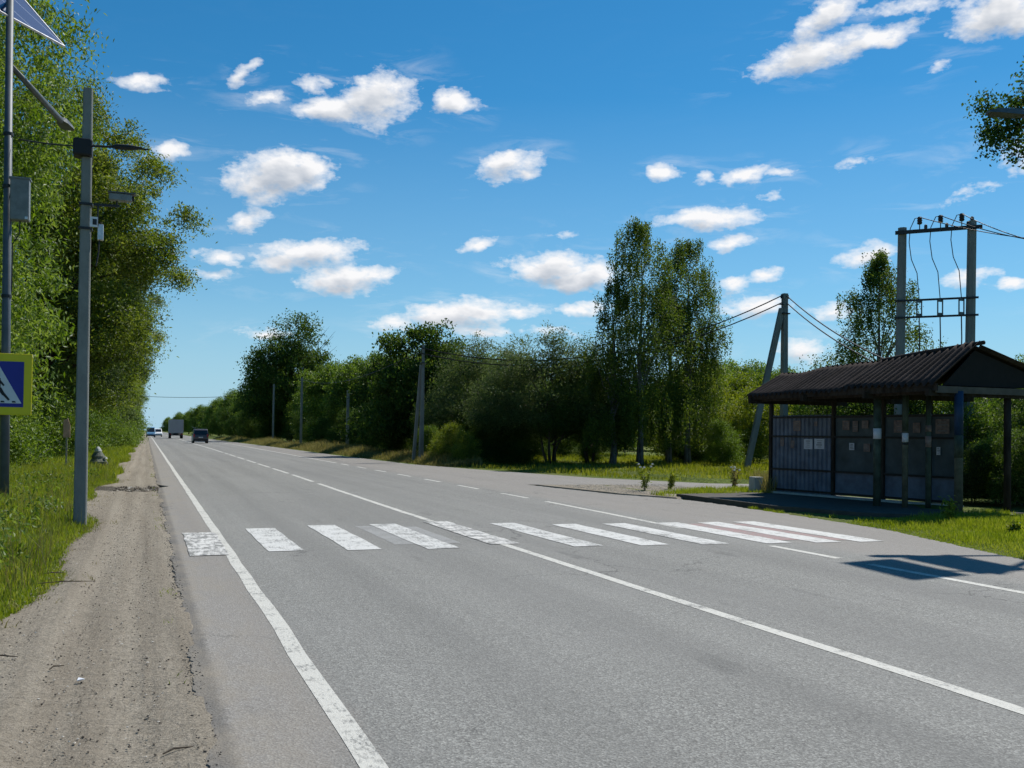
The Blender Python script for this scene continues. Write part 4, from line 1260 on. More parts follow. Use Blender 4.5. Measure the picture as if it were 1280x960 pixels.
# far end of the road, right side
for k, (px, ptop, Y, lab) in enumerate(((298, 484, 215, 'dark tree at the end of the right row, left of the big round tree'), (272, 487, 245, 'dark round tree above the van'), (255, 497, 280, 'dark far tree behind the van'), (233, 506, 330, 'far bluish tree above the truck'), (212, 515, 420, 'far low tree left of the truck'), (200, 521, 520, 'farthest low trees at the end of the road'),
                                        (284, 497, 230, 'low dark tree beside the road near the van'), (243, 508, 300, 'small far tree between van and truck'), (222, 514, 380, 'far tree right behind the truck'))):
    H = hgt(px, ptop, Y)
    TMID.place(on_px(px, Y) + (4 if px < 290 else 3), Y, lab, 'far trees along the right roadside', sc=H / 8.3, rz=k * 2.1)

# tree out of frame on the right: one leafy bough reaches into the picture
bq = at_y(1262, 150, 22.0)
ob = thing('overhanging_tree', (bq.x + 5.4, bq.y - .5, 0), 'leafy bough entering at the right photo edge around the dark lamp head', 'tree')
wb = MB()
wb.tube([(0, 0, -.2), (.1, .1, 4.5), (0, 0, 9.0), (-.2, 0, 12.5)], [.26, .2, .15, .06], 8)
bl = Vector((bq.x, bq.y, bq.z)) - Vector(ob.location)
r_ = np.random.default_rng(5)
pts = []
for k in range(34):
    e_ = bl + Vector((r_.uniform(-.3, 4.2), r_.normal(0, .8), r_.normal(.05, .62)))
    if k < 10: e_ = bl + Vector((r_.uniform(-.5, .9), r_.normal(0, .35), r_.uniform(-.8, .7)))
    wb.tube([(0, 0, 8.6), Vector((0, 0, 8.8)).lerp(e_, .6) + Vector((0, 0, .25)), e_], [.04, .02, .006], 4, caps=False)
    pts.append(np.array(e_) + r_.normal(0, .22, (200, 3)))
for k in range(110):
    a_ = r_.normal(0, 1, 3) * np.array([1.1, 1.5, 1.5]) + np.array([1.6, 0, 12.5])
    pts.append(a_ + r_.normal(0, .22, (40, 3)))
V, F = leaf_quads(np.concatenate(pts), .13, .08, .3, .4, 6)
np_mesh('crown', V, F, LEAF_DARK, ob)
wb.build('trunk', BARK, ob, smooth=True)

# ------------------------------------------------------------------ grass and weeds
def blades(name, X, Y, Hh, Wd, mat, label, seed, lean=.45, curl=.5, Z=None):
    r_ = np.random.default_rng(seed)
    n = len(X)
    Z = gz(X, Y) - .01 if Z is None else Z
    a = r_.uniform(0, 2 * np.pi, n)
    dx, dy = np.cos(a), np.sin(a)
    l = r_.uniform(0, lean, n) * Hh
    b = r_.uniform(0, 2 * np.pi, n)
    wx, wy = np.cos(b) * Wd / 2, np.sin(b) * Wd / 2
    B = np.stack([X, Y, Z], -1)
    mid = B + np.stack([dx * l * .35, dy * l * .35, Hh * .58], -1)
    tip = B + np.stack([dx * l, dy * l, Hh * (1 - .25 * r_.uniform(0, 1, n) * curl)], -1)
    w3 = np.stack([wx, wy, np.zeros(n)], -1)
    V = np.stack([B - w3, B + w3, mid + w3 * .8, tip, mid - w3 * .8], 1).reshape(-1, 3)
    F = (np.arange(n)[:, None] * 5 + np.array([0, 1, 2, 4])).astype(np.int32)
    F2 = (np.arange(n)[:, None] * 5 + np.array([4, 2, 3, 3])).astype(np.int32)
    T = np.concatenate([np.stack([F[:, 0], F[:, 1], F[:, 2]], 1), np.stack([F[:, 0], F[:, 2], F[:, 3]], 1), F2[:, :3]])
    o = np_mesh(name, V, T, mat)
    return tag(o, label, name.split('_')[-1], kind='stuff')

def sedge(Y): return -1.12 - .22 * np.sin(Y * .31) - .15 * np.sin(Y * .9 + 1) - .5 * np.clip((7.5 - Y) / 5, 0, 1)

def scatter(n, y0, y1, x0f, x1f, seed, pw=1.0):
    r_ = np.random.default_rng(seed)
    Y = y0 + (y1 - y0) * r_.random(n) ** pw
    u = r_.random(n)
    x0, x1 = x0f(Y), x1f(Y)
    X = x0 + (x1 - x0) * u
    return X, Y, r_, u

# left verge, tall
X, Y, r_, u = scatter(130000, 8.6, 34, lambda y: np.maximum(-7.5, -.22 * y - 2.2), lambda y: sedge(y) + .12, 3, 1.25)
pat = snoise(X, Y, 1.3)
dist = np.clip((sedge(Y) - X) / 1.6, 0, 1)
h = (.10 + .34 * dist ** .8) * (.75 + .35 * pat) * r_.uniform(.5, 1.25, len(X))
h = np.clip(h, .04, .75)
blades('verge_grass', X, Y, h, .009 + .004 * r_.random(len(X)), GRASS_M, 'tall bright green grass on the left verge', 4)
X, Y, r_, u = scatter(42000, 34, 130, lambda y: np.full_like(y, -4.2), lambda y: sedge(y) + .1, 5, 1.3)
blades('verge_grass', X, Y, r_.uniform(.1, .4, len(X)), .022, GRASS_M, 'grass running along the far left verge', 6)
X, Y, r_, u = scatter(7000, 9, 40, lambda y: np.maximum(-6.5, -.2 * y - 2), lambda y: sedge(y) - .1, 77, 1.2)
blades('verge_weeds', X, Y, r_.uniform(.25, .7, len(X)) * (.8 + .4 * snoise(X, Y, 1.0)), .007, WEED_M, 'dry straw stems among the left verge grass', 78, lean=.6)
# sparse short tufts along the worn edge
X, Y, r_, u = scatter(9000, 6, 60, lambda y: sedge(y) - .1, lambda y: sedge(y) + .42, 8, 1.0)
k = snoise(X, Y, 2.1) > .05 + (X - sedge(Y)) * 1.2
blades('edge_grass', X[k], Y[k], r_.uniform(.03, .12, k.sum()), .008, WEED_M, 'short dry tufts along the dirt shoulder', 9, lean=1.0)
X, Y, r_, u = scatter(2600, 2.5, 70, lambda y: np.full_like(y, .16), lambda y: np.full_like(y, .30), 18, 1.0)
k = snoise(X * .2, Y, 1.7) > .42
blades('edge_grass', X[k], Y[k], r_.uniform(.02, .07, k.sum()), .007, GRASS_M, 'thin grass in the joint between asphalt and shoulder', 19, lean=1.0, Z=np.full(k.sum(), -.03))
MEADOW_M = leaf_mat('meadow_blade', [(.060, .095, .008), (.15, .19, .018), (.29, .30, .06)], .44, .6, .25)
# big leafy weeds of the left verge: leaf stuff
X, Y, r_, u = scatter(420, 11, 34, lambda y: np.maximum(-7, -.2 * y - 1.5), lambda y: sedge(y) - .5, 12, 1.2)
cpt = np.stack([X, Y, gz(X, Y)], 1)
idx_ = np.repeat(np.arange(len(X)), 22)
P = cpt[idx_] + np.stack([r_.normal(0, .10, len(idx_)), r_.normal(0, .10, len(idx_)), r_.uniform(.03, .42, len(idx_)) * r_.uniform(.5, 1.0, len(X))[idx_]], 1)
V, F = leaf_quads(P, .10, .045, .1, .7, 13)
tag(np_mesh('verge_weeds', V, F, LEAF_WILLOW), 'leafy weeds growing among the left verge grass', 'weeds', kind='stuff')

# right side: lit meadow, strip in front of the shelter, island grass
X, Y, r_, u = scatter(60000, 6.5, 15.4, lambda y: redge(y) + .12, lambda y: redge(y) + 4.2, 21)
edge_n = .35 * snoise(X, Y, 1.9)
k = (X - redge(Y) + edge_n > .12)
X, Y = X[k], Y[k]
blades('shelter_grass', X, Y, np.clip(r_.uniform(.04, .17, len(X)) * (.8 + .6 * snoise(X, Y, 1.1)) * np.clip((X - redge(Y)) * 1.0, .3, 1.1), .02, .26), .010, GRASS_M, 'bright grass in front of the bus shelter', 22)
X, Y, r_, u = scatter(9000, 14.8, 18.8, lambda y: redge(y) + .1, lambda y: redge(y) + 1.0, 23)
k = (snoise(X, Y, 2.0) > .30) & (X < 13.3)
blades('shelter_grass', X[k], Y[k], r_.uniform(.04, .13, k.sum()), .009, GRASS_M, 'short grass at the edge of the shelter slab', 24)
X, Y, r_, u = scatter(16000, 22.3, 26.0, lambda y: 12.55 + (26.5 - y) * -.05, lambda y: np.full_like(y, 17.9), 25)
k = (snoise(X, Y, 1.3) > -.25) & (Y < 25.2 - (X - 13.2) * .06) & (X > 12.9 + np.maximum(0, (Y - 23.2)) * 1.6)
blades('island_grass', X[k], Y[k], r_.uniform(.05, .20, k.sum()), .013, GRASS_M, 'grass patch on the gravel island', 26, Z=np.full(k.sum(), .01))
X, Y, r_, u = scatter(9000, 22.3, 25.0, lambda y: 16.0 + (y - 22.3) * .5, lambda y: np.full_like(y, 19.5), 27)
blades('island_weeds', X, Y, r_.uniform(.15, .75, len(X)), .016, WEED_M, 'tall pale weeds beside the concrete block', 28, Z=np.full(len(X), -.02))
X, Y, r_, u = scatter(70000, 29, 75, lambda y: np.interp(y, [29, 34, 42, 49, 75], [20.5, 17.2, 15.4, 14.0, 13.6]), lambda y: np.interp(y, [29, 49, 75], [48, 40, 34]), 29, 1.2)
blades('meadow_grass', X, Y, r_.uniform(.06, .34, len(X)) * (.7 + .6 * snoise(X, Y, .5)), .026, MEADOW_M, 'sunlit meadow grass under and behind the roadside trees', 30)
X, Y, r_, u = scatter(60000, 46, 190, lambda y: np.interp(y, [46, 49, 70, 190], [13.9, 13.4, 12.9, 11.8]), lambda y: np.interp(y, [46, 190], [16.0, 15.5]), 31, 1.5)
blades('roadside_weeds', X, Y, r_.uniform(.15, .85, len(X)) * (.65 + .5 * snoise(X, Y, .35)) * np.clip((X - np.interp(Y, [46, 49, 70, 190], [13.9, 13.4, 12.9, 11.8])) * .8 + .3, .2, 1.2), .03, WEED_M, 'dry yellowish weeds along the right roadside', 32)

# white-flowered tall weeds on the island: a few single plants
FLW = simple('white_flower_head', (.70, .70, .66), .8)
for k, (px, py, hh, lab) in enumerate(((806, 614, .95, 'tall weed with a white flower head on the gravel island'), (838, 612, .6, 'small leafy weed on the island right of the white flowered one'), (918, 612, .7, 'pale flowering weed left of the concrete block'),
                                       (1188, 655, .55, 'leafy broad weed in the grass before the blue post'), (1268, 668, .2, 'very low leafy weed at the right photo edge before the shelter'))):
    q = ground(px, py)
    t = thing('tall_weed', (q.x, q.y, .0), lab, 'weed', 'single weeds on the right')
    st = MB(); P = []
    rr = np.random.default_rng(200 + k)
    heads = MB()
    for s in range(5):
        a_ = rr.uniform(0, 6.28); sp = rr.uniform(.05, .28) * hh
        tip = Vector((math.cos(a_) * sp, math.sin(a_) * sp, hh * rr.uniform(.7, 1.0)))
        st.tube([(0, 0, -.03), tip * .5 + Vector((0, 0, .06)), tip], [.008, .006, .003], 5)
        for u_ in np.linspace(.15, .95, 12): P.append(np.array(tip * u_) + rr.normal(0, .05, (5, 3)))
        if k in (0, 2): heads.tube([tip, tip + Vector((0, 0, .02)), tip + Vector((0, 0, .05))], [.01, .04, .03], 7)
    st.build('stalk', BARK, t)
    P = np.concatenate(P); P[:, 2] = np.maximum(P[:, 2], .02)
    V, F = leaf_quads(P, .10, .035, .1, .5, 300 + k)
    np_mesh('leaves', V, F, LEAF_BRIGHT if k != 2 else WEED_M, t)
    if heads.v: heads.build('flower_head', FLW, t)

# ------------------------------------------------------------------ loose stones and litter on the shoulder
def stones(name, n, y0, y1, x0, x1, smin, smax, mat, label, seed, zf, pw=1.5):
    r_ = np.random.default_rng(seed)
    Y = y0 + (y1 - y0) * r_.random(n) ** pw
    X = x0 + (x1 - x0) * r_.random(n)
    S = smin + (smax - smin) * r_.random(n) ** 3
    oct_ = np.array([(1, 0, 0), (0, 1, 0), (-1, 0, 0), (0, -1, 0), (0, 0, 1), (0, 0, -1)], float)
    V = oct_[None] * S[:, None, None] * r_.uniform(.6, 1.3, (n, 6, 1))
    V[:, :, 2] *= .6
    a = r_.uniform(0, 6.28, n)
    c, s = np.cos(a)[:, None], np.sin(a)[:, None]
    V = np.stack([V[:, :, 0] * c - V[:, :, 1] * s, V[:, :, 0] * s + V[:, :, 1] * c, V[:, :, 2]], -1)
    V += np.stack([X, Y, zf(X, Y) + S * .15], -1)[:, None]
    fo = np.array([(0, 1, 4), (1, 2, 4), (2, 3, 4), (3, 0, 4), (1, 0, 5), (2, 1, 5), (3, 2, 5), (0, 3, 5)])
    F = (np.arange(n)[:, None, None] * 6 + fo[None]).reshape(-1, 3)
    return tag(np_mesh(name, V.reshape(-1, 3), F, mat), label, 'gravel', kind='stuff')

def stone_mat():
    t = NT('gravel_stone')
    g_ = t.n('ShaderNodeNewGeometry')
    c = t.ramp(g_.outputs['Random Per Island'], [(.1, (.035, .03, .026)), (.4, (.17, .14, .11)), (.75, (.30, .26, .21)), (.95, (.50, .47, .42))])
    return t.done(t.principled(c, .9, 0, .2))
STN = stone_mat()
PALE_STN = simple('pale_rubble', (.36, .32, .26), .9, var=.4)
dz = lambda X, Y: -.018 + .012 * snoise(X * 3, Y * .35)
stones('shoulder_gravel', 15000, 2.5, 30, -1.5, .28, .002, .011, STN, 'loose gravel strewn over the dirt shoulder', 51, dz, 1.7)
stones('edge_rubble', 5000, 2.5, 30, .17, .34, .003, .016, STN, 'broken asphalt crumbs along the road edge', 52, lambda X, Y: np.full_like(X, -.03), 1.5)
stones('island_gravel', 3500, 23.5, 28.2, 12.2, 16.2, .006, .03, PALE_STN, 'pale rubble on the gravel island', 53, lambda X, Y: np.full_like(X, .018), 1.0)
stones('edge_crumbs', 1600, 2.5, 26, .27, .38, .003, .011, simple('bitumen_crumb', (.035, .033, .03), .9), 'dark bitumen crumbs on the broken asphalt edge', 57, lambda X, Y: np.full_like(X, .0), 1.5)
stones('trench_rubble', 500, 27.6, 29.6, -.9, .3, .01, .05, STN, 'stones in the washed out trench', 54, lambda X, Y: np.full_like(X, -.13) + .09 * np.abs(Y - 28.6), 1.0)
TW = simple('dry_twig', (.06, .045, .03), .9)
for (px, py, L_, a_, lab) in ((84, 727, .55, .05, 'longest dry twig lying on the dirt shoulder'), (68, 716, .22, .2, 'short dry twig beside the longest one at the grass edge'), (222, 936, .16, .5, 'dry twig at the crumbling asphalt edge'), (4, 820, .2, -.2, 'twig on the shoulder at the left photo edge'), (70, 833, .12, .9, 'tiny twig on the sandy shoulder')):
    q = ground(px, py)
    tw = MB().tube([(-L_ / 2, 0, .006), (-.1 * L_, .01, .016), (L_ / 2, -.01, .006)], [.004, .006, .003], 5)
    if L_ > .2: tw.tube([(0, 0, .014), (.06, .05, .02)], [.004, .002], 4)
    o = tw.build('twig', TW, loc=(q.x, q.y, -.012))
    o.rotation_euler.z = a_
    tag(o, lab, 'twig', 'twigs on the shoulder')
q = ground(101, 848)
lt = MB().add([(-.022, -.012, .004), (.02, -.015, .012), (.024, .012, .006), (-.015, .016, .016)], [(0, 1, 2, 3)]).add([(-.022, -.012, .0), (.02, -.015, .006), (.024, .012, .001), (-.015, .016, .010)], [(3, 2, 1, 0)])
tag(lt.build('paper_scrap', SWHITE, loc=(q.x, q.y, -.012)), 'tiny white paper scrap on the dirt shoulder', 'litter')

# ------------------------------------------------------------------ vehicles
GLASS = simple('dark_car_glass', (.015, .018, .02), .08, 0, .6)
RED_L = simple('red_tail_light', (.35, .012, .012), .3, 0, .5)
WHT_L = simple('clear_headlight', (.7, .72, .75), .15, 0, .6)
TYRE = simple('tyre_rubber', (.015, .015, .015), .85)
RIM = simple('alloy_rim', (.35, .36, .37), .35, .7)
PLATE = simple('blank_plate', (.62, .62, .60), .5)

def wheel(parent, x, y, r, w):
    t = MB().tube([(x - w / 2, y, r), (x + w / 2, y, r)], r, 18).build('wheel', TYRE, parent, smooth=False)
    s = 1 if x > 0 else -1
    MB().tube([(x + s * (w / 2 - .02), y, r), (x + s * (w / 2 + .008), y, r)], r * .62, 14).build('rim', RIM, t)

def van(loc, rz, paint, label, W_=1.82, L_=4.5, Hh=1.75, grp='vehicles far ahead on the road', name='minivan', cat='van'):
    """nose towards +Y"""
    t = thing(name, loc, label, cat, grp, rz)
    prof = [(-L_ / 2, .42), (-L_ / 2 - .03, .75), (-L_ / 2 + .02, 1.0), (-L_ / 2 + .22, Hh - .12), (-L_ / 2 + .45, Hh), (.35, Hh + .01), (.75, Hh - .10), (L_ / 2 - 1.0, 1.12), (L_ / 2 - .25, .92), (L_ / 2, .72), (L_ / 2 + .02, .45), (L_ / 2 - .1, .26), (-L_ / 2 + .1, .26)]
    m = MB(); vs = []; n = len(prof)
    rows = [(-1, .88), (-.97, 1.0), (.97, 1.0), (1, .88)]
    for sx, k in ((-1.0, 0), (1.0, 0)):
        for (y, z) in prof:
            inset = .14 * max(0, (z - .95) / (Hh - .95))
            vs.append((sx * (W_ / 2 - inset), y, z))
    m.add(vs, [tuple(range(n - 1, -1, -1)), tuple(range(n, 2 * n))] + [(i, (i + 1) % n, n + (i + 1) % n, n + i) for i in range(n)])
    m.build('body', paint, t, bevel=.05)
    gx = W_ / 2 - .06
    b = -L_ / 2
    MB().add([(-gx + .06, b + .01, 1.06), (gx - .06, b + .01, 1.06), (gx - .18, b + .205, Hh - .17), (-gx + .18, b + .205, Hh - .17), (-gx + .06, b + .10, 1.06), (gx - .06, b + .10, 1.06), (gx - .18, b + .26, Hh - .17), (-gx + .18, b + .26, Hh - .17)],
             [(0, 1, 2, 3), (7, 6, 5, 4), (0, 4, 5, 1), (1, 5, 6, 2), (2, 6, 7, 3), (3, 7, 4, 0)]).build('rear_window', GLASS, t)
    f = L_ / 2
    MB().add([(-gx + .08, f - .93, 1.17), (gx - .08, f - .93, 1.17), (gx - .17, .80, Hh - .12), (-gx + .17, .80, Hh - .12), (-gx + .08, f - 1.02, 1.12), (gx - .08, f - 1.02, 1.12), (gx - .17, .7, Hh - .16), (-gx + .17, .7, Hh - .16)],
             [(3, 2, 1, 0), (4, 5, 6, 7), (1, 5, 4, 0), (2, 6, 5, 1), (3, 7, 6, 2), (0, 4, 7, 3)]).build('windscreen', GLASS, t)
    for s in (-1, 1):
        for (y0, y1) in ((b + .55, -.55), (-.45, .62)):
            MB().add([(s * (W_ / 2 - .005), y0, 1.05), (s * (W_ / 2 - .005), y1, 1.05), (s * (W_ / 2 - .10), y1 - .05, Hh - .2), (s * (W_ / 2 - .10), y0 + .06, Hh - .2), (s * (W_ / 2 - .08), y0, 1.05), (s * (W_ / 2 - .08), y1, 1.05), (s * (W_ / 2 - .16), y1 - .05, Hh - .2), (s * (W_ / 2 - .16), y0 + .06, Hh - .2)],
                     [(0, 1, 2, 3), (7, 6, 5, 4), (0, 4, 5, 1), (1, 5, 6, 2), (2, 6, 7, 3), (3, 7, 4, 0)]).build('side_window', GLASS, t)
        MB().box((s * (W_ / 2 - .12), b - .005, .95), (.15, .06, .34)).build('tail_light', RED_L, t)
        MB().box((s * (W_ / 2 - .24), f - .02, .72), (.34, .10, .15)).build('headlight', WHT_L, t)
        MB().box((s * (W_ / 2 + .09), .95, 1.12), (.18, .09, .13)).build('mirror', DARKSTEEL, t)
        for y in (b + .85, f - .85): wheel(t, s * (W_ / 2 - .10), y, .32, .20)
    MB().box((0, b - .01, .42), (W_ - .1, .14, .22)).build('rear_bumper', DARKSTEEL, t, bevel=.03)
    MB().box((0, f + .0, .40), (W_ - .1, .14, .22)).build('front_bumper', DARKSTEEL, t, bevel=.03)
    MB().box((0, b - .045, .74), (.52, .015, .11)).build('number_plate', PLATE, t)
    return t

CARGREY = simple('grey_violet_car_paint', (.085, .080, .090), .35, .4, .5, .1)
CARWHITE = simple('white_car_paint', (.72, .73, .74), .3, 0, .5, .05)
CARBLUE = simple('blue_car_paint', (.10, .22, .36), .3, .1, .5, .1)
van((on_px(250, 126), 126, .01), 0, CARGREY, 'dark grey minivan driving away in the right lane')
van((on_px(199, 235) - .3, 235, .01), math.pi, CARWHITE, 'white van coming towards us beside the truck', Hh=1.85, L_=4.8)
van((on_px(188.5, 215), 215, .01), math.pi, CARBLUE, 'pale blue minibus coming towards us at the left road edge', Hh=2.1, L_=5.2)
ty = 195
tr = thing('box_truck', (on_px(217, ty) + .35, ty, .01), 'grey box truck driving away in front of the minivan', 'truck', 'vehicles far ahead on the road')
BOXM = simple('grey_truck_box', (.33, .34, .37), .5, .1, .4, .1)
MB().box((0, -.9, 2.25), (2.55, 6.2, 2.55)).build('cargo_box', BOXM, tr, bevel=.04)
dd = MB()
for s in (-1, 1): dd.box((s * .625, -4.02, 2.25), (1.2, .05, 2.4))
dd.build('rear_door', BOXM, tr)
MB().box((0, -.5, .82), (.9, 7.4, .24)).build('chassis', DARKSTEEL, tr)
MB().box((0, -3.95, .62), (2.4, .14, .16)).build('rear_bumper', DARKSTEEL, tr)
MB().prism([(2.35, .55), (4.35, .55), (4.4, 1.5), (4.1, 2.55), (2.35, 2.65)], 0, -1.15, 1.15).build('cab', simple('truck_cab_paint', (.45, .46, .48), .35), tr, bevel=.06)
MB().box((0, 4.28, 1.95), (1.95, .16, .8), Matrix.Rotation(R(16), 3, 'X')).build('windscreen', GLASS, tr)
for s in (-1, 1):
    MB().box((s * 1.0, -4.0, .80), (.30, .06, .14)).build('tail_light', RED_L, tr)
    MB().box((s * 1.16, -2.9, .45), (.10, .9, .5)).build('mud_flap', BLACK, tr)
    wheel(tr, s * 1.05, -2.6, .48, .42)
    wheel(tr, s * 1.05, 3.1, .48, .30)

SKY_STRENGTH, SKY_SAT, SKY_HUE, SKY_DUST, SKY_OZONE, EXPOSURE = .066, 1.18, .495, .1, 3.0, 0.5
SKY_TINT = (.71, .98, 1.10)
SKY_LOW = (.28, .435, .56)
CLOUD_LIT, CLOUD_SHADE = (.68, .68, .69), (.33, .37, .43)

# ------------------------------------------------------------------ light, sky, render settings
sun_dir = Vector((1.9, 1.07, 2.76)).normalized()
ELEV = math.asin(sun_dir.z)
sl = bpy.data.lights.new('sun', 'SUN')
sl.energy = 4.0
sl.angle = R(.53)
sl.color = (1.0, .955, .88)
so = bpy.data.objects.new('sun', sl)
so.rotation_euler = sun_dir.to_track_quat('Z', 'Y').to_euler()
so.location = (20, 10, 40)
COL.objects.link(so)

CLOUDS = [  # px, py, half width, half height, tilt (deg, + = right end up), weight
    (470, 124, 56, 30, 12, 1.0), (415, 137, 50, 18, 6, 1.0), (395, 106, 22, 9, 0, .6), (335, 124, 34, 9, 10, .7), (300, 98, 16, 7, 30, .45), (318, 82, 14, 5, 35, .4),
    (570, 129, 33, 15, 3, .9), (352, 216, 64, 27, 8, 1.1), (325, 228, 42, 24, 0, 1.0), (385, 208, 34, 18, 0, 1.0), (308, 277, 29, 14, 20, .85), (636, 207, 42, 17, 12, .9), (655, 215, 20, 9, 0, .7),
    (180, 100, 30, 10, 6, .85), (390, 316, 66, 19, 4, .95), (350, 325, 40, 13, 0, .85), (275, 322, 34, 10, 0, .75), (428, 352, 62, 18, 3, .95), (470, 345, 34, 9, 20, .7),
    (690, 335, 58, 20, 3, 1.15), (715, 350, 50, 16, 0, 1.1), (745, 345, 34, 18, 0, .95), (585, 388, 82, 16, 5, .95), (560, 398, 60, 16, 0, .95), (498, 404, 30, 12, 8, .8), (640, 386, 40, 10, 0, .7), (600, 415, 50, 8, 0, .6), (730, 385, 34, 10, 0, .7),
    (595, 306, 28, 9, 18, .7), (832, 213, 23, 12, 6, .9), (930, 218, 34, 11, 8, .85), (880, 218, 18, 9, 0, .55), (975, 217, 20, 7, 0, .5), (885, 272, 62, 14, 3, .9),
    (1010, 70, 76, 18, 12, .95), (1085, 52, 62, 14, 12, .85), (1035, 20, 52, 18, 28, .85), (1140, 8, 70, 9, 5, .55), (1245, 15, 46, 26, 8, 1.0), (1270, 28, 30, 18, 0, 1.0), (1175, 80, 16, 9, 20, .5),
    (1083, 320, 38, 14, 4, .9), (918, 301, 34, 10, 5, .75), (915, 357, 28, 11, 0, .75), (958, 347, 20, 9, 0, .65), (945, 382, 44, 13, 4, .75), (965, 246, 16, 8, 0, .45),
    (1205, 348, 34, 9, 3, .65), (1265, 357, 20, 7, 0, .7), (1045, 388, 30, 11, 0, .7), (1000, 440, 36, 14, 0, .7), (215, 190, 22, 9, 6, .75), (325, 415, 32, 8, 5, .55), (705, 293, 22, 6, 0, .35), (270, 345, 26, 7, 0, .35),
    (690, 415, 50, 8, 0, .45), (1070, 205, 22, 6, 10, .3), (1230, 235, 60, 6, 18, .3),
    # clouds beyond the picture
    (-260, 160, 120, 40, 0, 1.0), (-150, 330, 90, 24, 0, .9), (1420, 180, 120, 36, 0, 1.0), (1560, 340, 120, 24, 0, .9), (1500, 60, 80, 30, 0, 1.0), (-420, 60, 120, 46, 0, 1.0), (1750, 250, 100, 30, 0, 1.0)]

world = bpy.data.worlds.new('World')
scene.world = world
world.use_nodes = True
wt = world.node_tree
wt.nodes.clear()
W = lambda typ, **kw: (lambda nd: [setattr(nd, k, v) for k, v in kw.items()] and nd or nd)(wt.nodes.new(typ))


def wm(op, a, b=None, c=None, clamp=False, tree=None):
    nd = tree.nodes.new('ShaderNodeMath')
    nd.operation = op
    nd.use_clamp = clamp
    for i, v in enumerate((a, b, c)):
        if v is None: continue
        if isinstance(v, bpy.types.NodeSocket): tree.links.new(v, nd.inputs[i])
        else: nd.inputs[i].default_value = v
    return nd.outputs[0]


# cloud field as a node group over (azimuth, elevation) in radians
cg = bpy.data.node_groups.new('cloud_field', 'ShaderNodeTree')
cg.interface.new_socket('Vector', in_out='INPUT', socket_type='NodeSocketVector')
cg.interface.new_socket('Field', in_out='OUTPUT', socket_type='NodeSocketFloat')
gi, go = cg.nodes.new('NodeGroupInput'), cg.nodes.new('NodeGroupOutput')
acc = None
for (px, py, hw, hh, tilt, wgt) in CLOUDS:
    d = ray(px, py).normalized()
    az, el = math.atan2(d.x, d.y), math.asin(d.z)
    mp = cg.nodes.new('ShaderNodeMapping')
    mp.vector_type = 'TEXTURE'
    mp.inputs['Location'].default_value = (az, el, 0)
    mp.inputs['Rotation'].default_value = (0, 0, R(tilt - .8))
    mp.inputs['Scale'].default_value = (hw * 1.12 / FPX, hh * 1.18 / FPX, 1)
    if acc is None:
        cg.links.new(gi.outputs[0], mp.inputs['Vector'])
    else:                                   # evaluate one cloud after the other (keeps the shader small)
        ma = cg.nodes.new('ShaderNodeVectorMath')
        ma.operation = 'MULTIPLY_ADD'
        cg.links.new(acc, ma.inputs[0])
        ma.inputs[1].default_value = (1e-7, 1e-7, 1e-7)
        cg.links.new(gi.outputs[0], ma.inputs[2])
        cg.links.new(ma.outputs[0], mp.inputs['Vector'])
    ln = cg.nodes.new('ShaderNodeVectorMath')
    ln.operation = 'LENGTH'
    cg.links.new(mp.outputs[0], ln.inputs[0])
    f = wm('SUBTRACT', wgt, wm('MULTIPLY', ln.outputs['Value'], wgt, tree=cg), tree=cg)
    acc = f if acc is None else wm('SMOOTH_MAX', acc, f, .12, tree=cg)
cg.links.new(acc, go.inputs[0])

tc = W('ShaderNodeTexCoord')
sep = W('ShaderNodeSeparateXYZ')
nrm = W('ShaderNodeVectorMath', operation='NORMALIZE')
wt.links.new(tc.outputs['Generated'], nrm.inputs[0])
wt.links.new(nrm.outputs[0], sep.inputs[0])
az = wm('ARCTAN2', sep.outputs[0], sep.outputs[1], tree=wt)
el = wm('ARCSINE', sep.outputs[2], tree=wt)


def vec2(a, b):
    c = W('ShaderNodeCombineXYZ')
    for i, v in enumerate((a, b)):
        if isinstance(v, bpy.types.NodeSocket): wt.links.new(v, c.inputs[i])
        else: c.inputs[i].default_value = v
    return c.outputs[0]


def wnoise(v, scale, detail, rough, out=0, dist=0.0):
    n_ = W('ShaderNodeTexNoise')
    n_.inputs['Scale'].default_value = scale
    n_.inputs['Detail'].default_value = detail
    n_.inputs['Roughness'].default_value = rough
    n_.inputs['Distortion'].default_value = dist
    wt.links.new(v, n_.inputs['Vector'])
    return n_.outputs[out]


def field(az_, el_, fine=True):
    v = vec2(az_, el_)
    st = vec2(az_, wm('MULTIPLY', el_, 1.7, tree=wt))
    warp = wnoise(st, 22, 3 if fine else 2, .6, 1)
    wv = W('ShaderNodeVectorMath', operation='MULTIPLY_ADD')
    wt.links.new(warp, wv.inputs[0])
    wv.inputs[1].default_value = (.034, .022, 0)
    wt.links.new(v, wv.inputs[2])
    ofs = W('ShaderNodeVectorMath', operation='SUBTRACT')
    wt.links.new(wv.outputs[0], ofs.inputs[0])
    ofs.inputs[1].default_value = (.017, .011, 0)
    gnode = W('ShaderNodeGroup')
    gnode.node_tree = cg
    wt.links.new(ofs.outputs[0], gnode.inputs[0])
    n1 = wnoise(st, 34, 7 if fine else 3, .60)
    if not fine:
        return wm('ADD', gnode.outputs[0], wm('MULTIPLY_ADD', n1, 1.25, -.625, tree=wt), tree=wt), n1
    n2 = wnoise(st, 120, 3, .6)
    nn = wm('ADD', wm('MULTIPLY_ADD', n1, 1.25, -.625, tree=wt), wm('MULTIPLY_ADD', n2, .46, -.23, tree=wt), tree=wt)
    return wm('ADD', gnode.outputs[0], nn, tree=wt), gnode.outputs[0]


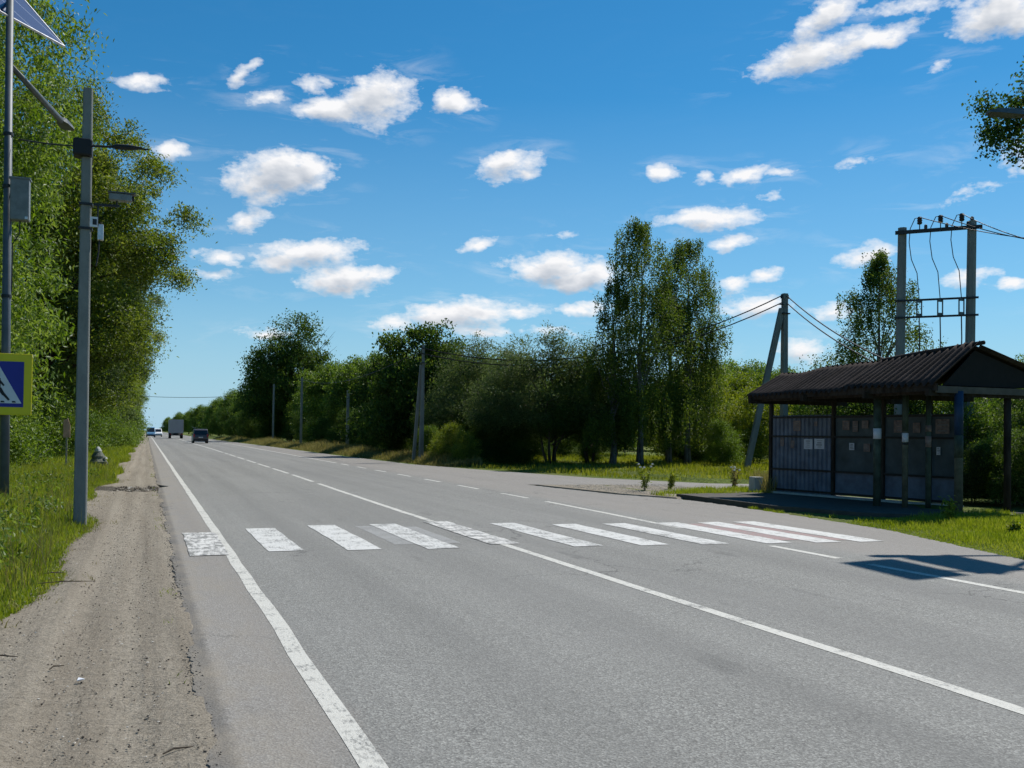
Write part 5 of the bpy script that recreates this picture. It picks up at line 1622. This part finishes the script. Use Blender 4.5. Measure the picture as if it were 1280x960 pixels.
f1, n1 = field(az, el)
f2, _n = field(wm('ADD', az, .006, tree=wt), wm('ADD', el, .012, tree=wt), False)


def wramp(fac, stops):
    nd = W('ShaderNodeValToRGB')
    els = nd.color_ramp.elements
    while len(els) < len(stops): els.new(.5)
    for e, (p, c) in zip(els, stops):
        e.position = p
        e.color = (c[0], c[1], c[2], 1) if hasattr(c, '__len__') else (c, c, c, 1)
    wt.links.new(fac, nd.inputs[0])
    return nd.outputs[0]


def wmix(fac, a, b):
    nd = W('ShaderNodeMix', data_type='RGBA')
    for k, v in ((0, fac), (6, a), (7, b)):
        if isinstance(v, bpy.types.NodeSocket): wt.links.new(v, nd.inputs[k])
        elif k == 0: nd.inputs[0].default_value = v
        else: nd.inputs[k].default_value = (*v, 1)
    return nd.outputs[2]


alpha = wramp(f1, [(.06, 0), (.26, .45), (.62, 1)])
wst = W('ShaderNodeMapping')
wst.inputs['Rotation'].default_value = (0, 0, R(-14))
wst.inputs['Scale'].default_value = (7, 30, 1)
wt.links.new(vec2(az, el), wst.inputs['Vector'])
wn_ = wnoise(wst.outputs[0], 1.6, 6, .62, 0, .6)
wisp = wm('MULTIPLY', wramp(wn_, [(.52, 0), (.80, .34)]), wramp(wm("MULTIPLY_ADD", n1, .8, 1.0, tree=wt), [(.25, .02), (1.0, 1)]), tree=wt)
alpha = wm('MAXIMUM', alpha, wisp, tree=wt)
shade = wramp(f2, [(.15, 0), (.6, .6), (1.3, 1)])
ccol = wmix(shade, CLOUD_LIT, CLOUD_SHADE)
sky = W('ShaderNodeTexSky')
sky.sky_type = 'NISHITA'
sky.sun_disc = False
sky.sun_elevation = ELEV
sky.sun_rotation = SUN_AZ
sky.altitude = 200
sky.air_density = 1.0
sky.dust_density = SKY_DUST
sky.ozone_density = SKY_OZONE
sc_ = W('ShaderNodeVectorMath', operation='SCALE')
sc_.inputs['Scale'].default_value = SKY_STRENGTH
hs_ = W('ShaderNodeHueSaturation')
hs_.inputs['Saturation'].default_value = SKY_SAT
hs_.inputs['Hue'].default_value = SKY_HUE
tn = W('ShaderNodeVectorMath', operation='MULTIPLY')
tn.inputs[1].default_value = SKY_TINT
wt.links.new(sky.outputs[0], tn.inputs[0])
wt.links.new(tn.outputs[0], hs_.inputs['Color'])
wt.links.new(hs_.outputs[0], sc_.inputs[0])
low = wramp(el, [(0.0, .95), (.05, .68), (.14, .30), (.34, 0)])
skyc = wmix(low, sc_.outputs[0], SKY_LOW)
final = wmix(alpha, skyc, ccol)
bg = W('ShaderNodeBackground')
bg.inputs['Strength'].default_value = 1.0
wt.links.new(final, bg.inputs['Color'])
wo = W('ShaderNodeOutputWorld')
wt.links.new(bg.outputs[0], wo.inputs['Surface'])
world.cycles.sampling_method = 'MANUAL'
world.cycles.sample_map_resolution = 512

scene.render.engine = 'CYCLES'
cy_ = scene.cycles
cy_.max_bounces = 6
cy_.diffuse_bounces = 3
cy_.glossy_bounces = 2
cy_.transmission_bounces = 3
cy_.transparent_max_bounces = 6
cy_.volume_bounces = 0
cy_.caustics_reflective = False
cy_.caustics_refractive = False
cy_.use_adaptive_sampling = True
cy_.adaptive_threshold = .02
cy_.use_denoising = True
try:
    cy_.denoiser = 'OPENIMAGEDENOISE'
    cy_.denoising_prefilter = 'ACCURATE'
except Exception:
    pass
vs_ = scene.view_settings
vs_.view_transform = 'Standard'
vs_.look = 'None'
vs_.gamma = 1
vs_.exposure = EXPOSURE
vs_.use_curve_mapping = False
